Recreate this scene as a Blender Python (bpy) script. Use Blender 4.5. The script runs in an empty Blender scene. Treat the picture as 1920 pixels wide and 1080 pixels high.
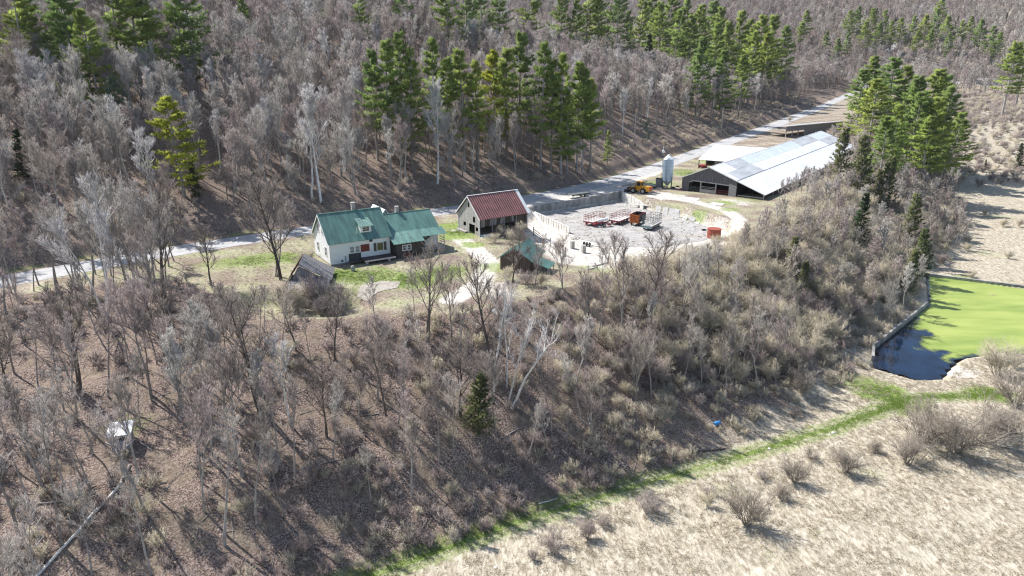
import bpy, math, random
import numpy as np
from mathutils import Vector, Matrix

# ------------------------------------------------------------------ camera, sky, sun, exposure
scn = bpy.context.scene
C = scn.collection
R = math.radians
CAM_H, PITCH, FPX = 34.0, R(18.5), 1280.0          # drone 34 m above the farmyard, focal length in photo pixels
cam = bpy.data.cameras.new('camera'); cam_o = bpy.data.objects.new('camera', cam); C.objects.link(cam_o)
cam_o.location = (0, 0, CAM_H); cam_o.rotation_euler = (R(90) - PITCH, 0, 0)
cam.sensor_width = 36; cam.lens = 36 * FPX / 1920; cam.clip_start = 0.5; cam.clip_end = 6000
scn.camera = cam_o

SUN_EL = R(50)
TO_SUN = Vector((-0.84 * math.cos(SUN_EL), 0.54 * math.cos(SUN_EL), math.sin(SUN_EL))).normalized()
world = bpy.data.worlds.new('World'); scn.world = world; world.use_nodes = True
wn = world.node_tree.nodes; wl = world.node_tree.links
sky = wn.new('ShaderNodeTexSky'); sky.sky_type = 'NISHITA'; sky.sun_disc = False
sky.sun_elevation = SUN_EL; sky.sun_rotation = math.atan2(TO_SUN.x, TO_SUN.y)
sky.altitude = 300; sky.air_density = 1.0; sky.dust_density = 1.2; sky.ozone_density = 0.7
wl.new(sky.outputs[0], wn['Background'].inputs[0]); wn['Background'].inputs[1].default_value = 0.108
sl = bpy.data.lights.new('sun', 'SUN'); sl.energy = 4.6; sl.angle = R(0.5); sl.color = (1.0, 0.965, 0.925)
so = bpy.data.objects.new('sun', sl); C.objects.link(so); so.rotation_euler = TO_SUN.to_track_quat('Z', 'Y').to_euler()
so.location = (-60, 60, 120)
scn.view_settings.view_transform = 'Standard'; scn.view_settings.look = 'None'
scn.view_settings.exposure = 0.76; scn.view_settings.gamma = 1.0; scn.view_settings.use_curve_mapping = False
scn.cycles.use_denoising = True; scn.cycles.denoiser = 'OPENIMAGEDENOISE'; scn.cycles.denoising_input_passes = 'RGB_ALBEDO_NORMAL'; scn.cycles.denoising_prefilter = 'NONE'
scn.cycles.filter_width = 1.2
scn.cycles.max_bounces = 5; scn.cycles.diffuse_bounces = 2; scn.cycles.glossy_bounces = 2
scn.cycles.transmission_bounces = 2; scn.cycles.transparent_max_bounces = 4
scn.cycles.sample_clamp_indirect = 6

rnd = random.Random(7)
rng = np.random.default_rng(11)

# ------------------------------------------------------------------ mapping between the photo and the ground
SP, CP = math.sin(PITCH), math.cos(PITCH)
def ray(u, v):
    a = (u - 960) / FPX; b = (v - 540) / FPX
    return a, CP - b * SP, -(SP + b * CP)
def at(u, v, z=0.0):
    a, dy, dz = ray(u, v); t = (z - CAM_H) / dz
    return (t * a, t * dy)
def proj(x, y, z):
    d = y * CP - (z - CAM_H) * SP; w = y * SP + (z - CAM_H) * CP
    return 960 + FPX * x / d, 540 - FPX * w / d, d

# ------------------------------------------------------------------ materials
def mat(name, col, rough=0.8, metal=0.0, var=0.25, scale=3.0, bump=0.0, bscale=20.0, col2=None, spec=0.3, stretch=None, coords='Object', randv=0.0, trans=0.0):
    """plain procedural material: two-tone noise over a base colour, optional relief and a per-object shift"""
    m = bpy.data.materials.new(name); m.use_nodes = True
    nt = m.node_tree; n = nt.nodes; l = nt.links
    b = n['Principled BSDF']; b.inputs['Roughness'].default_value = rough; b.inputs['Metallic'].default_value = metal
    b.inputs['Specular IOR Level'].default_value = spec
    tc = n.new('ShaderNodeTexCoord'); src = tc.outputs[coords]
    if stretch:
        mp = n.new('ShaderNodeMapping'); mp.inputs['Scale'].default_value = stretch; l.new(src, mp.inputs[0]); src = mp.outputs[0]
    nz = n.new('ShaderNodeTexNoise'); nz.inputs['Scale'].default_value = scale; nz.inputs['Detail'].default_value = 6; l.new(src, nz.inputs[0])
    cr = n.new('ShaderNodeValToRGB'); l.new(nz.outputs[0], cr.inputs[0])
    c2 = col2 or tuple(c * (1 - var) for c in col)
    cr.color_ramp.elements[0].position = 0.36; cr.color_ramp.elements[0].color = (*c2, 1)
    cr.color_ramp.elements[1].position = 0.64; cr.color_ramp.elements[1].color = (*col, 1)
    out = cr.outputs[0]
    if randv:
        oi = n.new('ShaderNodeObjectInfo'); hs = n.new('ShaderNodeHueSaturation')
        mr = n.new('ShaderNodeMapRange'); mr.inputs[3].default_value = 1 - randv; mr.inputs[4].default_value = 1 + randv
        l.new(oi.outputs['Random'], mr.inputs[0]); l.new(mr.outputs[0], hs.inputs['Value']); l.new(out, hs.inputs['Color']); out = hs.outputs[0]
    l.new(out, b.inputs['Base Color'])
    if bump:
        n2 = n.new('ShaderNodeTexNoise'); n2.inputs['Scale'].default_value = bscale; n2.inputs['Detail'].default_value = 4; l.new(src, n2.inputs[0])
        bp = n.new('ShaderNodeBump'); bp.inputs['Strength'].default_value = bump; bp.inputs['Distance'].default_value = 0.05
        l.new(n2.outputs[0], bp.inputs['Height']); l.new(bp.outputs[0], b.inputs['Normal'])
    return m

def tree_mat(name, cols, rough=0.9, var=0.35, scale=0.6, trans=0.0):
    """per-tree colour picked from a list by the object's random number, mottled inside the crown"""
    m = bpy.data.materials.new(name); m.use_nodes = True
    nt = m.node_tree; n = nt.nodes; l = nt.links; b = n['Principled BSDF']
    b.inputs['Roughness'].default_value = rough; b.inputs['Specular IOR Level'].default_value = 0.15
    oi = n.new('ShaderNodeObjectInfo'); cr = n.new('ShaderNodeValToRGB'); l.new(oi.outputs['Random'], cr.inputs[0])
    e = cr.color_ramp.elements
    while len(e) < len(cols): e.new(0.5)
    for i, c in enumerate(cols):
        e[i].position = i / max(1, len(cols) - 1); e[i].color = (*c, 1)
    tc = n.new('ShaderNodeTexCoord'); nz = n.new('ShaderNodeTexNoise'); nz.inputs['Scale'].default_value = scale; nz.inputs['Detail'].default_value = 5
    l.new(tc.outputs['Object'], nz.inputs[0])
    mr = n.new('ShaderNodeMapRange'); mr.inputs[1].default_value = .3; mr.inputs[2].default_value = .7
    mr.inputs[3].default_value = 1 - var; mr.inputs[4].default_value = 1 + var; l.new(nz.outputs[0], mr.inputs[0])
    hs = n.new('ShaderNodeHueSaturation'); l.new(cr.outputs[0], hs.inputs['Color']); l.new(mr.outputs[0], hs.inputs['Value'])
    l.new(hs.outputs[0], b.inputs['Base Color'])
    if trans:
        tb = n.new('ShaderNodeBsdfTranslucent'); mx = n.new('ShaderNodeMixShader'); mx.inputs[0].default_value = trans
        l.new(hs.outputs[0], tb.inputs[0]); l.new(b.outputs[0], mx.inputs[1]); l.new(tb.outputs[0], mx.inputs[2])
        l.new(mx.outputs[0], n['Material Output'].inputs[0])
    return m

# ------------------------------------------------------------------ mesh helpers
def mesh_from(name, V, F, mats=(), smooth=False, fm=None):
    me = bpy.data.meshes.new(name)
    me.from_pydata([tuple(v) for v in V], [], [tuple(f) for f in F])
    for m in (mats if isinstance(mats, (list, tuple)) else [mats]): me.materials.append(m)
    if fm is not None: me.polygons.foreach_set('material_index', fm)
    if smooth: me.polygons.foreach_set('use_smooth', [True] * len(me.polygons))
    me.update(); return me
def tri_mesh(name, V, T, mats, smooth=False):
    """fast path: numpy verts and triangles"""
    me = bpy.data.meshes.new(name); V = np.asarray(V, np.float32); T = np.asarray(T, np.int32); k = T.shape[1]
    me.vertices.add(len(V)); me.vertices.foreach_set('co', V.ravel())
    me.loops.add(T.size); me.loops.foreach_set('vertex_index', T.ravel())
    me.polygons.add(len(T)); me.polygons.foreach_set('loop_start', np.arange(0, T.size, k, dtype=np.int32))
    me.polygons.foreach_set('loop_total', np.full(len(T), k, np.int32))
    for m in (mats if isinstance(mats, (list, tuple)) else [mats]): me.materials.append(m)
    me.update(calc_edges=True); me.validate()
    if smooth: me.polygons.foreach_set('use_smooth', np.ones(len(T), bool))
    return me
def link(name, data, parent=None, loc=(0, 0, 0), rotz=0.0):
    o = bpy.data.objects.new(name, data); C.objects.link(o); o.location = loc
    if rotz: o.rotation_euler = (0, 0, rotz)
    if parent: o.parent = parent
    return o
def tag(o, label, cat, group=None, kind=None):
    o['label'] = label; o['category'] = cat
    if group: o['group'] = group
    if kind: o['kind'] = kind
    return o
def thing(name, label, cat, loc=(0, 0, 0), rotz=0.0, group=None):
    o = link(name, None, None, loc, rotz); o.empty_display_size = 0.5
    return tag(o, label, cat, group)
def structure(o, label=None):
    o['kind'] = 'structure'
    if label: o['label'] = label
    return o

class MB:
    """collects shapes and links them as ONE mesh object"""
    def __init__(s): s.V = []; s.F = []
    def add(s, V, F):
        k = len(s.V); s.V += [tuple(v) for v in V]; s.F += [tuple(i + k for i in f) for f in F]; return s
    def box(s, x0, x1, y0, y1, z0, z1):
        return s.add([(x0, y0, z0), (x1, y0, z0), (x1, y1, z0), (x0, y1, z0), (x0, y0, z1), (x1, y0, z1), (x1, y1, z1), (x0, y1, z1)],
                     [(0, 3, 2, 1), (4, 5, 6, 7), (0, 1, 5, 4), (1, 2, 6, 5), (2, 3, 7, 6), (3, 0, 4, 7)])
    def hexa(s, B, T):
        """eight corners: four below, four above"""
        return s.add(list(B) + list(T), [(0, 3, 2, 1), (4, 5, 6, 7), (0, 1, 5, 4), (1, 2, 6, 5), (2, 3, 7, 6), (3, 0, 4, 7)])
    def bar(s, p, q, w, h=None, up=(0, 0, 1)):
        h = h or w; p = Vector(p); q = Vector(q); d = (q - p).normalized(); u = Vector(up)
        if abs(d.dot(u)) > .98: u = Vector((1, 0, 0))
        a = d.cross(u).normalized() * w / 2; b = a.cross(d).normalized() * h / 2
        return s.hexa([p - a - b, p + a - b, p + a + b, p - a + b], [q - a - b, q + a - b, q + a + b, q - a + b])
    def tube(s, pts, rad, n=8, cap=True):
        pts = [Vector(p) for p in pts]; rad = rad if isinstance(rad, (list, tuple)) else [rad] * len(pts); k = len(s.V)
        V = []
        for i, p in enumerate(pts):
            d = (pts[min(i + 1, len(pts) - 1)] - pts[max(i - 1, 0)]).normalized()
            u = Vector((0, 0, 1)) if abs(d.z) < .95 else Vector((1, 0, 0))
            a = d.cross(u).normalized(); b = a.cross(d).normalized()
            V += [p + (a * math.cos(2 * math.pi * j / n) + b * math.sin(2 * math.pi * j / n)) * rad[i] for j in range(n)]
        F = [(i * n + j, i * n + (j + 1) % n, (i + 1) * n + (j + 1) % n, (i + 1) * n + j) for i in range(len(pts) - 1) for j in range(n)]
        if cap: F += [tuple(range(n - 1, -1, -1)), tuple((len(pts) - 1) * n + j for j in range(n))]
        return s.add(V, F)
    def prism(s, prof, y0, y1, axis='y'):
        """extrude a closed outline given in (x, z) along y (or (y, z) along x)"""
        n = len(prof); f = (lambda p, y: (p[0], y, p[1])) if axis == 'y' else (lambda p, y: (y, p[0], p[1]))
        V = [f(p, y0) for p in prof] + [f(p, y1) for p in prof]
        F = [tuple(range(n)), tuple(range(2 * n - 1, n - 1, -1))] + [(i, i + n, (i + 1) % n + n, (i + 1) % n) for i in range(n)]
        return s.add(V, F)
    def ribbed(s, a, b, c, d, th, step, rib=0.05, rh=0.04):
        """sheet-metal roof plane: slab a-b (eave, left to right) to d-c (ridge) with raised ribs running up the slope"""
        a, b, c, d = map(Vector, (a, b, c, d)); nrm = (b - a).cross(d - a).normalized()
        if nrm.z < 0: nrm = -nrm
        s.hexa([a, b, c, d], [a + nrm * th, b + nrm * th, c + nrm * th, d + nrm * th])
        n = max(2, int((b - a).length / step))
        ex = (b - a).normalized() * rib / 2
        for i in range(n + 1):
            t = i / n; t = min(max(t, .004), .996); p = a.lerp(b, t); q = d.lerp(c, t)
            o = nrm * (th - .005); tp = nrm * (th + rh)
            s.hexa([p - ex + o, p + ex + o, q + ex + o, q - ex + o], [p - ex * .6 + tp, p + ex * .6 + tp, q + ex * .6 + tp, q - ex * .6 + tp])
        return s
    def build(s, name, m, parent=None, loc=(0, 0, 0), rotz=0.0, smooth=False):
        return link(name, mesh_from(name, s.V, s.F, m, smooth), parent, loc, rotz)
def box(name, m, parent, x0, x1, y0, y1, z0, z1): return MB().box(x0, x1, y0, y1, z0, z1).build(name, m, parent)

# ------------------------------------------------------------------ terrain
def poly_dist(x, y, P):
    """distance to a polyline, sign (+ on its left) and position along it"""
    best = np.full(x.shape, 1e9); sg = np.zeros(x.shape); al = np.zeros(x.shape); acc = 0.0
    for (ax, ay), (bx, by) in zip(P[:-1], P[1:]):
        dx, dy = bx - ax, by - ay; L2 = dx * dx + dy * dy; L = math.sqrt(L2)
        t = np.clip(((x - ax) * dx + (y - ay) * dy) / L2, 0, 1)
        ex = x - ax - t * dx; ey = y - ay - t * dy; d = np.hypot(ex, ey)
        cr = dx * (y - ay) - dy * (x - ax); k = d < best
        best = np.where(k, d, best); sg = np.where(k, np.sign(cr), sg); al = np.where(k, acc + t * L, al); acc += L
    return best, sg, al
def in_poly(x, y, P):
    r = np.zeros(x.shape, bool); n = len(P)
    for i in range(n):
        (ax, ay), (bx, by) = P[i], P[(i + 1) % n]
        c = ((ay > y) != (by > y)) & (x < (bx - ax) * (y - ay) / ((by - ay) or 1e-9) + ax); r ^= c
    return r
def sdf(x, y, P):
    """signed distance to a polygon, negative inside"""
    d = poly_dist(x, y, list(P) + [P[0]])[0]; return np.where(in_poly(x, y, P), -d, d)
def ss(a, b, x):
    t = np.clip((x - a) / (b - a), 0, 1); return t * t * (3 - 2 * t)
_wav = [(rng.uniform(0, 6.28), rng.uniform(0, 6.28), rng.uniform(.6, 1.5)) for _ in range(10)]
def lumps(x, y, wl):
    r = 0.0
    for a, ph, k in _wav:
        r = r + np.sin((x * math.cos(a) + y * math.sin(a)) * 6.283 / wl * k + ph)
    return r / 5.0

ROAD = [(-170, 0), (-118, 62), (-83, 104.5), (-70, 118), (-55, 130.5), (-36, 145), (-16.5, 158.7), (6, 175), (29, 200), (54, 237), (82, 277), (129, 344), (183, 424), (253, 533), (330, 650), (900, 1500), (1500, 2400)]
EDGE = [(-190, -20), (-130, 45), (-90, 86), (-76, 98), (-64, 104), (-54, 106), (-46, 99), (-40, 93), (-26, 88), (-7.5, 90), (3, 97), (12, 105), (24.6, 118), (46, 134), (62, 148), (72, 166), (88, 186), (104, 214), (128, 258), (164, 320), (236, 430), (330, 560), (960, 1500), (1560, 2400)]
TOE = [(-140, -90), (-75, -10), (-42, 35), (-15.3, 57), (-.6, 65), (11, 71), (28, 80), (42.6, 90), (55, 101), (60, 106), (66, 115), (90, 139), (101, 158), (130, 186), (160, 240), (195, 300), (270, 400), (360, 520), (1000, 1480), (1600, 2380)]
POND = [(62, 107), (66.5, 115), (90, 138.4), (101.5, 159.5), (118, 150), (150, 131), (170, 118), (150, 108), (118, 106), (98, 110), (88, 113.5), (80, 111), (76, 107.5), (71.5, 102.6), (67, 102.4)]
YARD = [(5.2, 164.2), (29.3, 182.2), (34.2, 172.5), (41.0, 164.6), (45.5, 155), (49, 146), (46, 136), (30, 120), (18, 114), (9, 121), (5, 130), (3.2, 137), (3.6, 143.5), (.5, 150), (2.5, 158)]
YZ = -2.2
def bench_z(y): return 0.03 * np.maximum(0, y - 232) + 0.0
def low_z(x, y): return -16 + 17 * ss(262, 400, y) + np.maximum(0, y - 400) * .045
def height(x, y):
    x = np.asarray(x, float); y = np.asarray(y, float)
    dr, sr, al = poly_dist(x, y, ROAD); de, se, _ = poly_dist(x, y, EDGE); dt, st, _ = poly_dist(x, y, TOE)
    zb = bench_z(y); zl = low_z(x, y)
    z = zb.copy()
    # hillside north of the road
    s = np.where(sr > 0, dr - 5.2, -1.0); sp = np.maximum(s, 0)
    k = (.40 + .05 * lumps(x, y, 160)) * (1 - .72 * ss(340, 560, al))
    hill = 1.6 * ss(0, 3.2, sp) + k * np.maximum(sp - 1.5, 0) * (1 - .30 * ss(60, 260, sp)) + ss(4, 20, sp) * .8 * lumps(x, y, 23)
    z = np.where(sr > 0, zb + hill, z)
    # slope between the farm bench and the meadow
    south = se < 0
    t = de / np.maximum(de + dt, 1e-6); t = np.where(st < 0, 1.0, t)
    tt = np.where(t < 1, .55 * t + .45 * t * t * (3 - 2 * t), 1.0)
    rough = np.where(t < 1, np.sin(t * math.pi) * .55 * lumps(x, y, 11) + np.sin(t * math.pi) * .9 * lumps(x, y, 31), .0)
    z = np.where(south & (sr < 0), zb * (1 - tt) + zl * tt + rough, z)
    m = (st < 0) & (sr < 0)
    z = np.where(m, zl + ss(0, 8, dt) * (.16 * lumps(x, y, 13) + .10 * lumps(x, y, 5)), z)
    # sunken concrete yard and the ground in front of it
    yd = sdf(x, y, YARD); zy = YZ * (1 - ss(-.2, .9, yd)); zy = np.where((x < 6) & (y < 163), YZ * (1 - ss(-2.5, 1.0, yd)), zy); zy = np.where(y < 137, YZ * (1 - ss(-5, 9, yd)), zy)
    z = z + np.where((se > 0), zy, zy * np.clip(1 - de / 14, 0, 1))
    # dug-out front of the bank shed
    dip = poly_dist(x, y, [(-37, 95.5), (-26, 95.5)])[0]; z = z - 2.3 * (1 - ss(3.0, 7.0, dip)) * (se > 0) - 2.3 * (1 - ss(3.0, 7.0, dip)) * (se <= 0) * np.clip(1 - de / 9, 0, 1)
    # pond basin
    near = (x > 50) & (x < 185) & (y > 90) & (y < 175)
    pd = np.full(x.shape, 50.0)
    if near.any(): pd[near] = sdf(x[near], y[near], POND)
    bank = np.clip(1 - np.maximum(pd - 2, 0) / 5.0, 0, 1)
    z = np.where((pd < 7), z * (1 - bank) + np.minimum(z, -15.75 + .12 * lumps(x, y, 7)) * bank * 1.0, z)
    z = np.where(pd < 1.2, np.minimum(z, -15.8 - 1.4 * (1 - ss(-.9, 1.2, pd))), z)
    # far valley side
    z = z + np.maximum(0, y - 560) * .20 * ss(560, 720, y) + ss(600, 800, y) * 9 * lumps(x, y, 420)
    z = z + ss(330, 420, y) * ss(150, 320, x - .45 * y) * 10
    return z
def hz(x, y): return float(height(np.array([x]), np.array([y]))[0])
def ground_at(u, v):
    """the place on the terrain that the photo pixel shows"""
    a, dy, dz = ray(u, v)
    t = np.linspace(45, 1500, 3000); g = height(t * a, t * dy); zz = CAM_H + t * dz
    i = int(np.argmax(zz <= g)) if (zz <= g).any() else len(t) - 1
    t = np.linspace(t[max(i - 1, 0)], t[i], 60); g = height(t * a, t * dy); zz = CAM_H + t * dz
    k = int(np.argmax(zz <= g)) if (zz <= g).any() else -1
    return (t[k] * a, t[k] * dy, float(g[k]))

def axis(segs):
    r = []
    for a, b, s in segs: r += list(np.arange(a, b, s))
    return np.array(r + [segs[-1][1]])
gx = axis([(-460, -180, 8), (-180, -100, 2), (-100, 110, .55), (110, 180, 1), (180, 300, 3), (300, 1400, 16)])
gy = axis([(-30, 30, 6), (30, 50, 1), (50, 190, .55), (190, 290, 1.1), (290, 420, 3), (420, 1700, 12)])
GX, GY = np.meshgrid(gx, gy); GZ = height(GX, GY)
nx, ny = len(gx), len(gy)
idx = np.arange(nx * ny).reshape(ny, nx)
Q = np.stack([idx[:-1, :-1], idx[:-1, 1:], idx[1:, 1:], idx[1:, :-1]], -1).reshape(-1, 4)

# cover of the ground: straw meadow, green grass, gravel, bare brown leaf litter elsewhere
TRACK = [at(560, 1130, -16), at(700, 1078, -16), at(950, 985, -16), at(1180, 915, -16), at(1400, 852, -16), at(1560, 803, -16), at(1650, 770, -16), at(1705, 748, -16), at(1790, 742, -16), at(1890, 738, -16)]
DRIVE = [(-3, 160), (-9, 147), (-12, 136), (-7, 125), (-4, 116), (-5, 104), (-9, 96)]
LANE = [(22, 188), (30, 186.5), (38, 178.5), (46, 170), (51, 160), (51, 150), (48, 143)]
def fld(P, w, soft): return 1 - ss(w - soft, w + soft, poly_dist(GX, GY, P)[0])
dR, sR, aR = poly_dist(GX, GY, ROAD); dT, sT, aT = poly_dist(GX, GY, TOE); dE, sE, aE = poly_dist(GX, GY, EDGE)
n1 = lumps(GX, GY, 9); n2 = lumps(GX, GY, 3.7)
straw = np.where((sT < 0) & (sR < 0), 1.0, np.where(sR < 0, ss(7, 1, dT + 2.5 * n1) * .9 * ss(10, 45, GX), 0))
straw = np.maximum(straw, np.where((sE > 0) & (sR < 0), .47 + .25 * n1, 0))
straw = np.maximum(straw, np.where((sE < 0) & (sT > 0) & (GX > 42) , ss(30, 60, GX) * .55, 0))
straw = np.clip(np.maximum(straw, ss(300, 420, GY) * np.where(sR < 0, .5, 0)), 0, 1)
green = fld(TRACK, 1.5, 1.2) * np.clip(.86 + .16 * n1 + .12 * n2, 0, .97)
green *= 1 - .55 * (1 - ss(.15, .5, np.abs(poly_dist(GX, GY, TRACK)[0] - .75)))
def blob(cx, cy, r, k=1.0): return k * (1 - ss(r * .5, r * 1.15, np.hypot(GX - cx, GY - cy) + r * .22 * n2 + r * .2 * n1))
for (u, v, z, r, k) in [(1650, 735, -16, 5, .95), (1600, 715, -16, 3.5, .6), (1700, 760, -16, 4, .8), (1850, 738, -16, 4, .9), (690, 520, 0, 7, .7), (770, 525, 0, 6, .85), (830, 510, 0, 5, .8), (640, 515, 0, 4, .8), (860, 440, 0, 5, .9), (855, 425, 0, 5, .9), (885, 460, 0, 3.0, .8),
                        (540, 485, 0, 5, .75), (470, 490, 0, 6, .7), (420, 495, 0, 5, .55), (1240, 345, 0, 6, .6), (1290, 325, 0, 8, .65), (1330, 305, 0, 6, .6), (1290, 398, 0, 3.5, .85), (1305, 405, -1, 3, .7), (1355, 380, 0, 3.5, .8), (1370, 393, 0, 3, .7),
                        (1110, 495, -1, 3.5, .6), (1140, 510, -2, 4, .6), (930, 500, 0, 4, .65), (1780, 600, -16, 0.1, 0), (1810, 515, -15, 3, .6), (1400, 375, 0, 4, .5), (240, 780, -6, 3, .35), (1860, 470, -15, 5, .25), (1870, 400, -15, 6, .3)]:
    px_, py_ = at(u, v, z); green = np.maximum(green, blob(px_, py_, r, k))
green = np.maximum(green, np.where((sR > 0), (1 - ss(.2, 1.6, np.abs(dR - 5.2))) * .45 * ss(-.3, .6, n1), 0))
green = np.maximum(green, np.where((sT < 0) & (sR < 0), .22 * ss(.55, 1.1, n1) , 0))
gravel = np.maximum(fld(DRIVE, 1.9, 1.1), fld(LANE, 1.7, 1.2))
gravel = np.maximum(gravel, np.where(sR < 0, (1 - ss(5.0, 7.5, dR + n2)) * ss(150, 170, GY) * (1 - ss(215, 240, GY)), 0))
gravel = np.maximum(gravel, (1 - ss(-1, 2.5, sdf(GX, GY, [(-15, 160), (6, 171), (30, 190), (40, 196), (36, 186), (29.5, 183), (5.2, 165), (-1, 158)]) + .5 * n2)))
gravel = np.maximum(gravel, .8 * (1 - ss(-2, 3, sdf(GX, GY, YARD) + n1)))
gravel = np.maximum(gravel, blob(*at(1800, 697, -16), 3.5, .9))
gravel = np.maximum(gravel, blob(40, 178, 6, .75)); gravel = np.maximum(gravel, blob(-3, 101, 5, .6)); gravel = np.maximum(gravel, blob(56, 170, 6, .6))
green = np.maximum(green, np.where((sE > 0) & (sR < 0) & (GX > -75) & (GX < 2) & (GY < 152), .20 + .20 * n1 + .12 * n2, 0) * (1 - gravel))
green = np.maximum(green, np.where((sE > 0) & (sR < 0) & (GX >= 2) & (GY < 260), .18 + .2 * n1, 0) * (1 - gravel)); green = np.clip(green, 0, 1)
def ground_material():
    m = bpy.data.materials.new('ground'); m.use_nodes = True; nt = m.node_tree; n = nt.nodes; l = nt.links; b = n['Principled BSDF']
    b.inputs['Roughness'].default_value = .95; b.inputs['Specular IOR Level'].default_value = .1
    geo = n.new('ShaderNodeNewGeometry')
    def noise(s, d=6, st=None, dist=0.0):
        x = n.new('ShaderNodeTexNoise'); x.inputs['Scale'].default_value = s; x.inputs['Detail'].default_value = d; x.inputs['Distortion'].default_value = dist
        if st:
            mp = n.new('ShaderNodeMapping'); mp.inputs['Scale'].default_value = st; mp.inputs['Rotation'].default_value = (0, 0, .5); l.new(geo.outputs['Position'], mp.inputs[0]); l.new(mp.outputs[0], x.inputs[0])
        else: l.new(geo.outputs['Position'], x.inputs[0])
        return x.outputs[0]
    def ramp(f, stops):
        r = n.new('ShaderNodeValToRGB'); l.new(f, r.inputs[0]); e = r.color_ramp.elements
        while len(e) < len(stops): e.new(.5)
        for i, (p, c) in enumerate(stops): e[i].position = p; e[i].color = (*c, 1)
        return r.outputs[0]
    def mix(f, a, c):
        x = n.new('ShaderNodeMix'); x.data_type = 'RGBA'; l.new(f, x.inputs[0]); l.new(a, x.inputs[6]); l.new(c, x.inputs[7]); return x.outputs[2]
    def edge(mask, nz, w=.22):
        ad = n.new('ShaderNodeMath'); ad.operation = 'ADD'; l.new(mask, ad.inputs[0]); l.new(nz, ad.inputs[1])
        r = n.new('ShaderNodeMapRange'); r.inputs[1].default_value = 1.0 - w; r.inputs[2].default_value = 1.0 + w; l.new(ad.outputs[0], r.inputs[0]); return r.outputs[0]
    a1 = n.new('ShaderNodeAttribute'); a1.attribute_name = 'cover'; sp = n.new('ShaderNodeSeparateColor'); l.new(a1.outputs['Color'], sp.inputs[0])
    nf = noise(2.2, 8); nm = noise(.35, 6); ng = noise(9, 4)
    leaf = ramp(noise(5.5, 10), [(.30, (.055, .038, .031)), (.44, (.132, .096, .080)), (.55, (.255, .195, .165)), (.72, (.43, .355, .31))])
    leaf2 = ramp(noise(1.1, 8), [(.3, (.10, .077, .055)), (.6, (.26, .21, .155))])
    leaf = mix(ramp(nm, [(.45, (0, 0, 0)), (.62, (.7, .7, .7))]), leaf, leaf2)
    st = ramp(noise(2.6, 9, (1, .35, 1), .8), [(.3, (.22, .18, .13)), (.45, (.36, .315, .24)), (.6, (.49, .44, .35)), (.78, (.60, .55, .455))])
    gr = ramp(noise(2.0, 8), [(.3, (.115, .165, .045)), (.5, (.19, .265, .065)), (.7, (.36, .38, .16))])
    gv = ramp(noise(1.3, 9), [(.3, (.36, .32, .27)), (.5, (.54, .505, .45)), (.68, (.68, .655, .61))])
    c = mix(edge(sp.outputs[0], nf), leaf, st); c = mix(edge(sp.outputs[2], nf), c, gv); c = mix(edge(sp.outputs[1], nf, .42), c, gr)
    l.new(c, b.inputs['Base Color'])
    bp = n.new('ShaderNodeBump'); bp.inputs['Strength'].default_value = .8; bp.inputs['Distance'].default_value = .12; l.new(noise(4.5, 8), bp.inputs['Height']); l.new(bp.outputs[0], b.inputs['Normal'])
    return m
gm = tri_mesh('ground', np.stack([GX.ravel(), GY.ravel(), GZ.ravel()], -1), Q, ground_material(), smooth=True)
ca = gm.color_attributes.new('cover', 'FLOAT_COLOR', 'POINT')
cov = np.stack([straw.ravel(), green.ravel(), gravel.ravel(), np.ones(nx * ny)], -1).astype(np.float32)
ca.data.foreach_set('color', cov.ravel())
structure(link('ground', gm), 'valley ground of brown leaf litter, straw coloured meadow and patchy grass')

# ------------------------------------------------------------------ road
def densify(P, step):
    r = []
    for (a, b) in zip(P[:-1], P[1:]):
        k = max(1, int(math.dist(a, b) / step)); r += [(a[0] + (b[0] - a[0]) * i / k, a[1] + (b[1] - a[1]) * i / k) for i in range(k)]
    return r + [P[-1]]
def smooth(P, it=40):
    P = np.array(P, float)
    for _ in range(it): P[1:-1] = .5 * P[1:-1] + .25 * (P[:-2] + P[2:])
    return P
road_c = smooth(densify(ROAD, 2.5))
def strip(name, P, offs, dz, m, z=None):
    T = np.gradient(P, axis=0); T /= np.linalg.norm(T, axis=1)[:, None]; N = np.stack([-T[:, 1], T[:, 0]], 1)
    V = []; k = len(offs)
    for o, h in offs:
        q = P + N * o; V.append(np.column_stack([q, (height(q[:, 0], q[:, 1]) if z is None else np.full(len(q), z)) + dz + h]))
    V = np.stack(V, 1).reshape(-1, 3); n = len(P)
    F = [(i * k + j, i * k + j + 1, (i + 1) * k + j + 1, (i + 1) * k + j) for i in range(n - 1) for j in range(k - 1)]
    F = [f[::-1] for f in F]
    return link(name, tri_mesh(name, V, np.array(F), m, smooth=True))
m_road = mat('worn_asphalt', (.45, .445, .435), .9, var=.35, scale=.5, bump=.15, bscale=8, col2=(.34, .335, .33), coords='Object')
structure(strip('road', road_c, [(-3.7, 0), (-2, .03), (0, .06), (2, .03), (3.7, 0)], .03, m_road), 'light grey worn country road along the foot of the hill')

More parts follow.
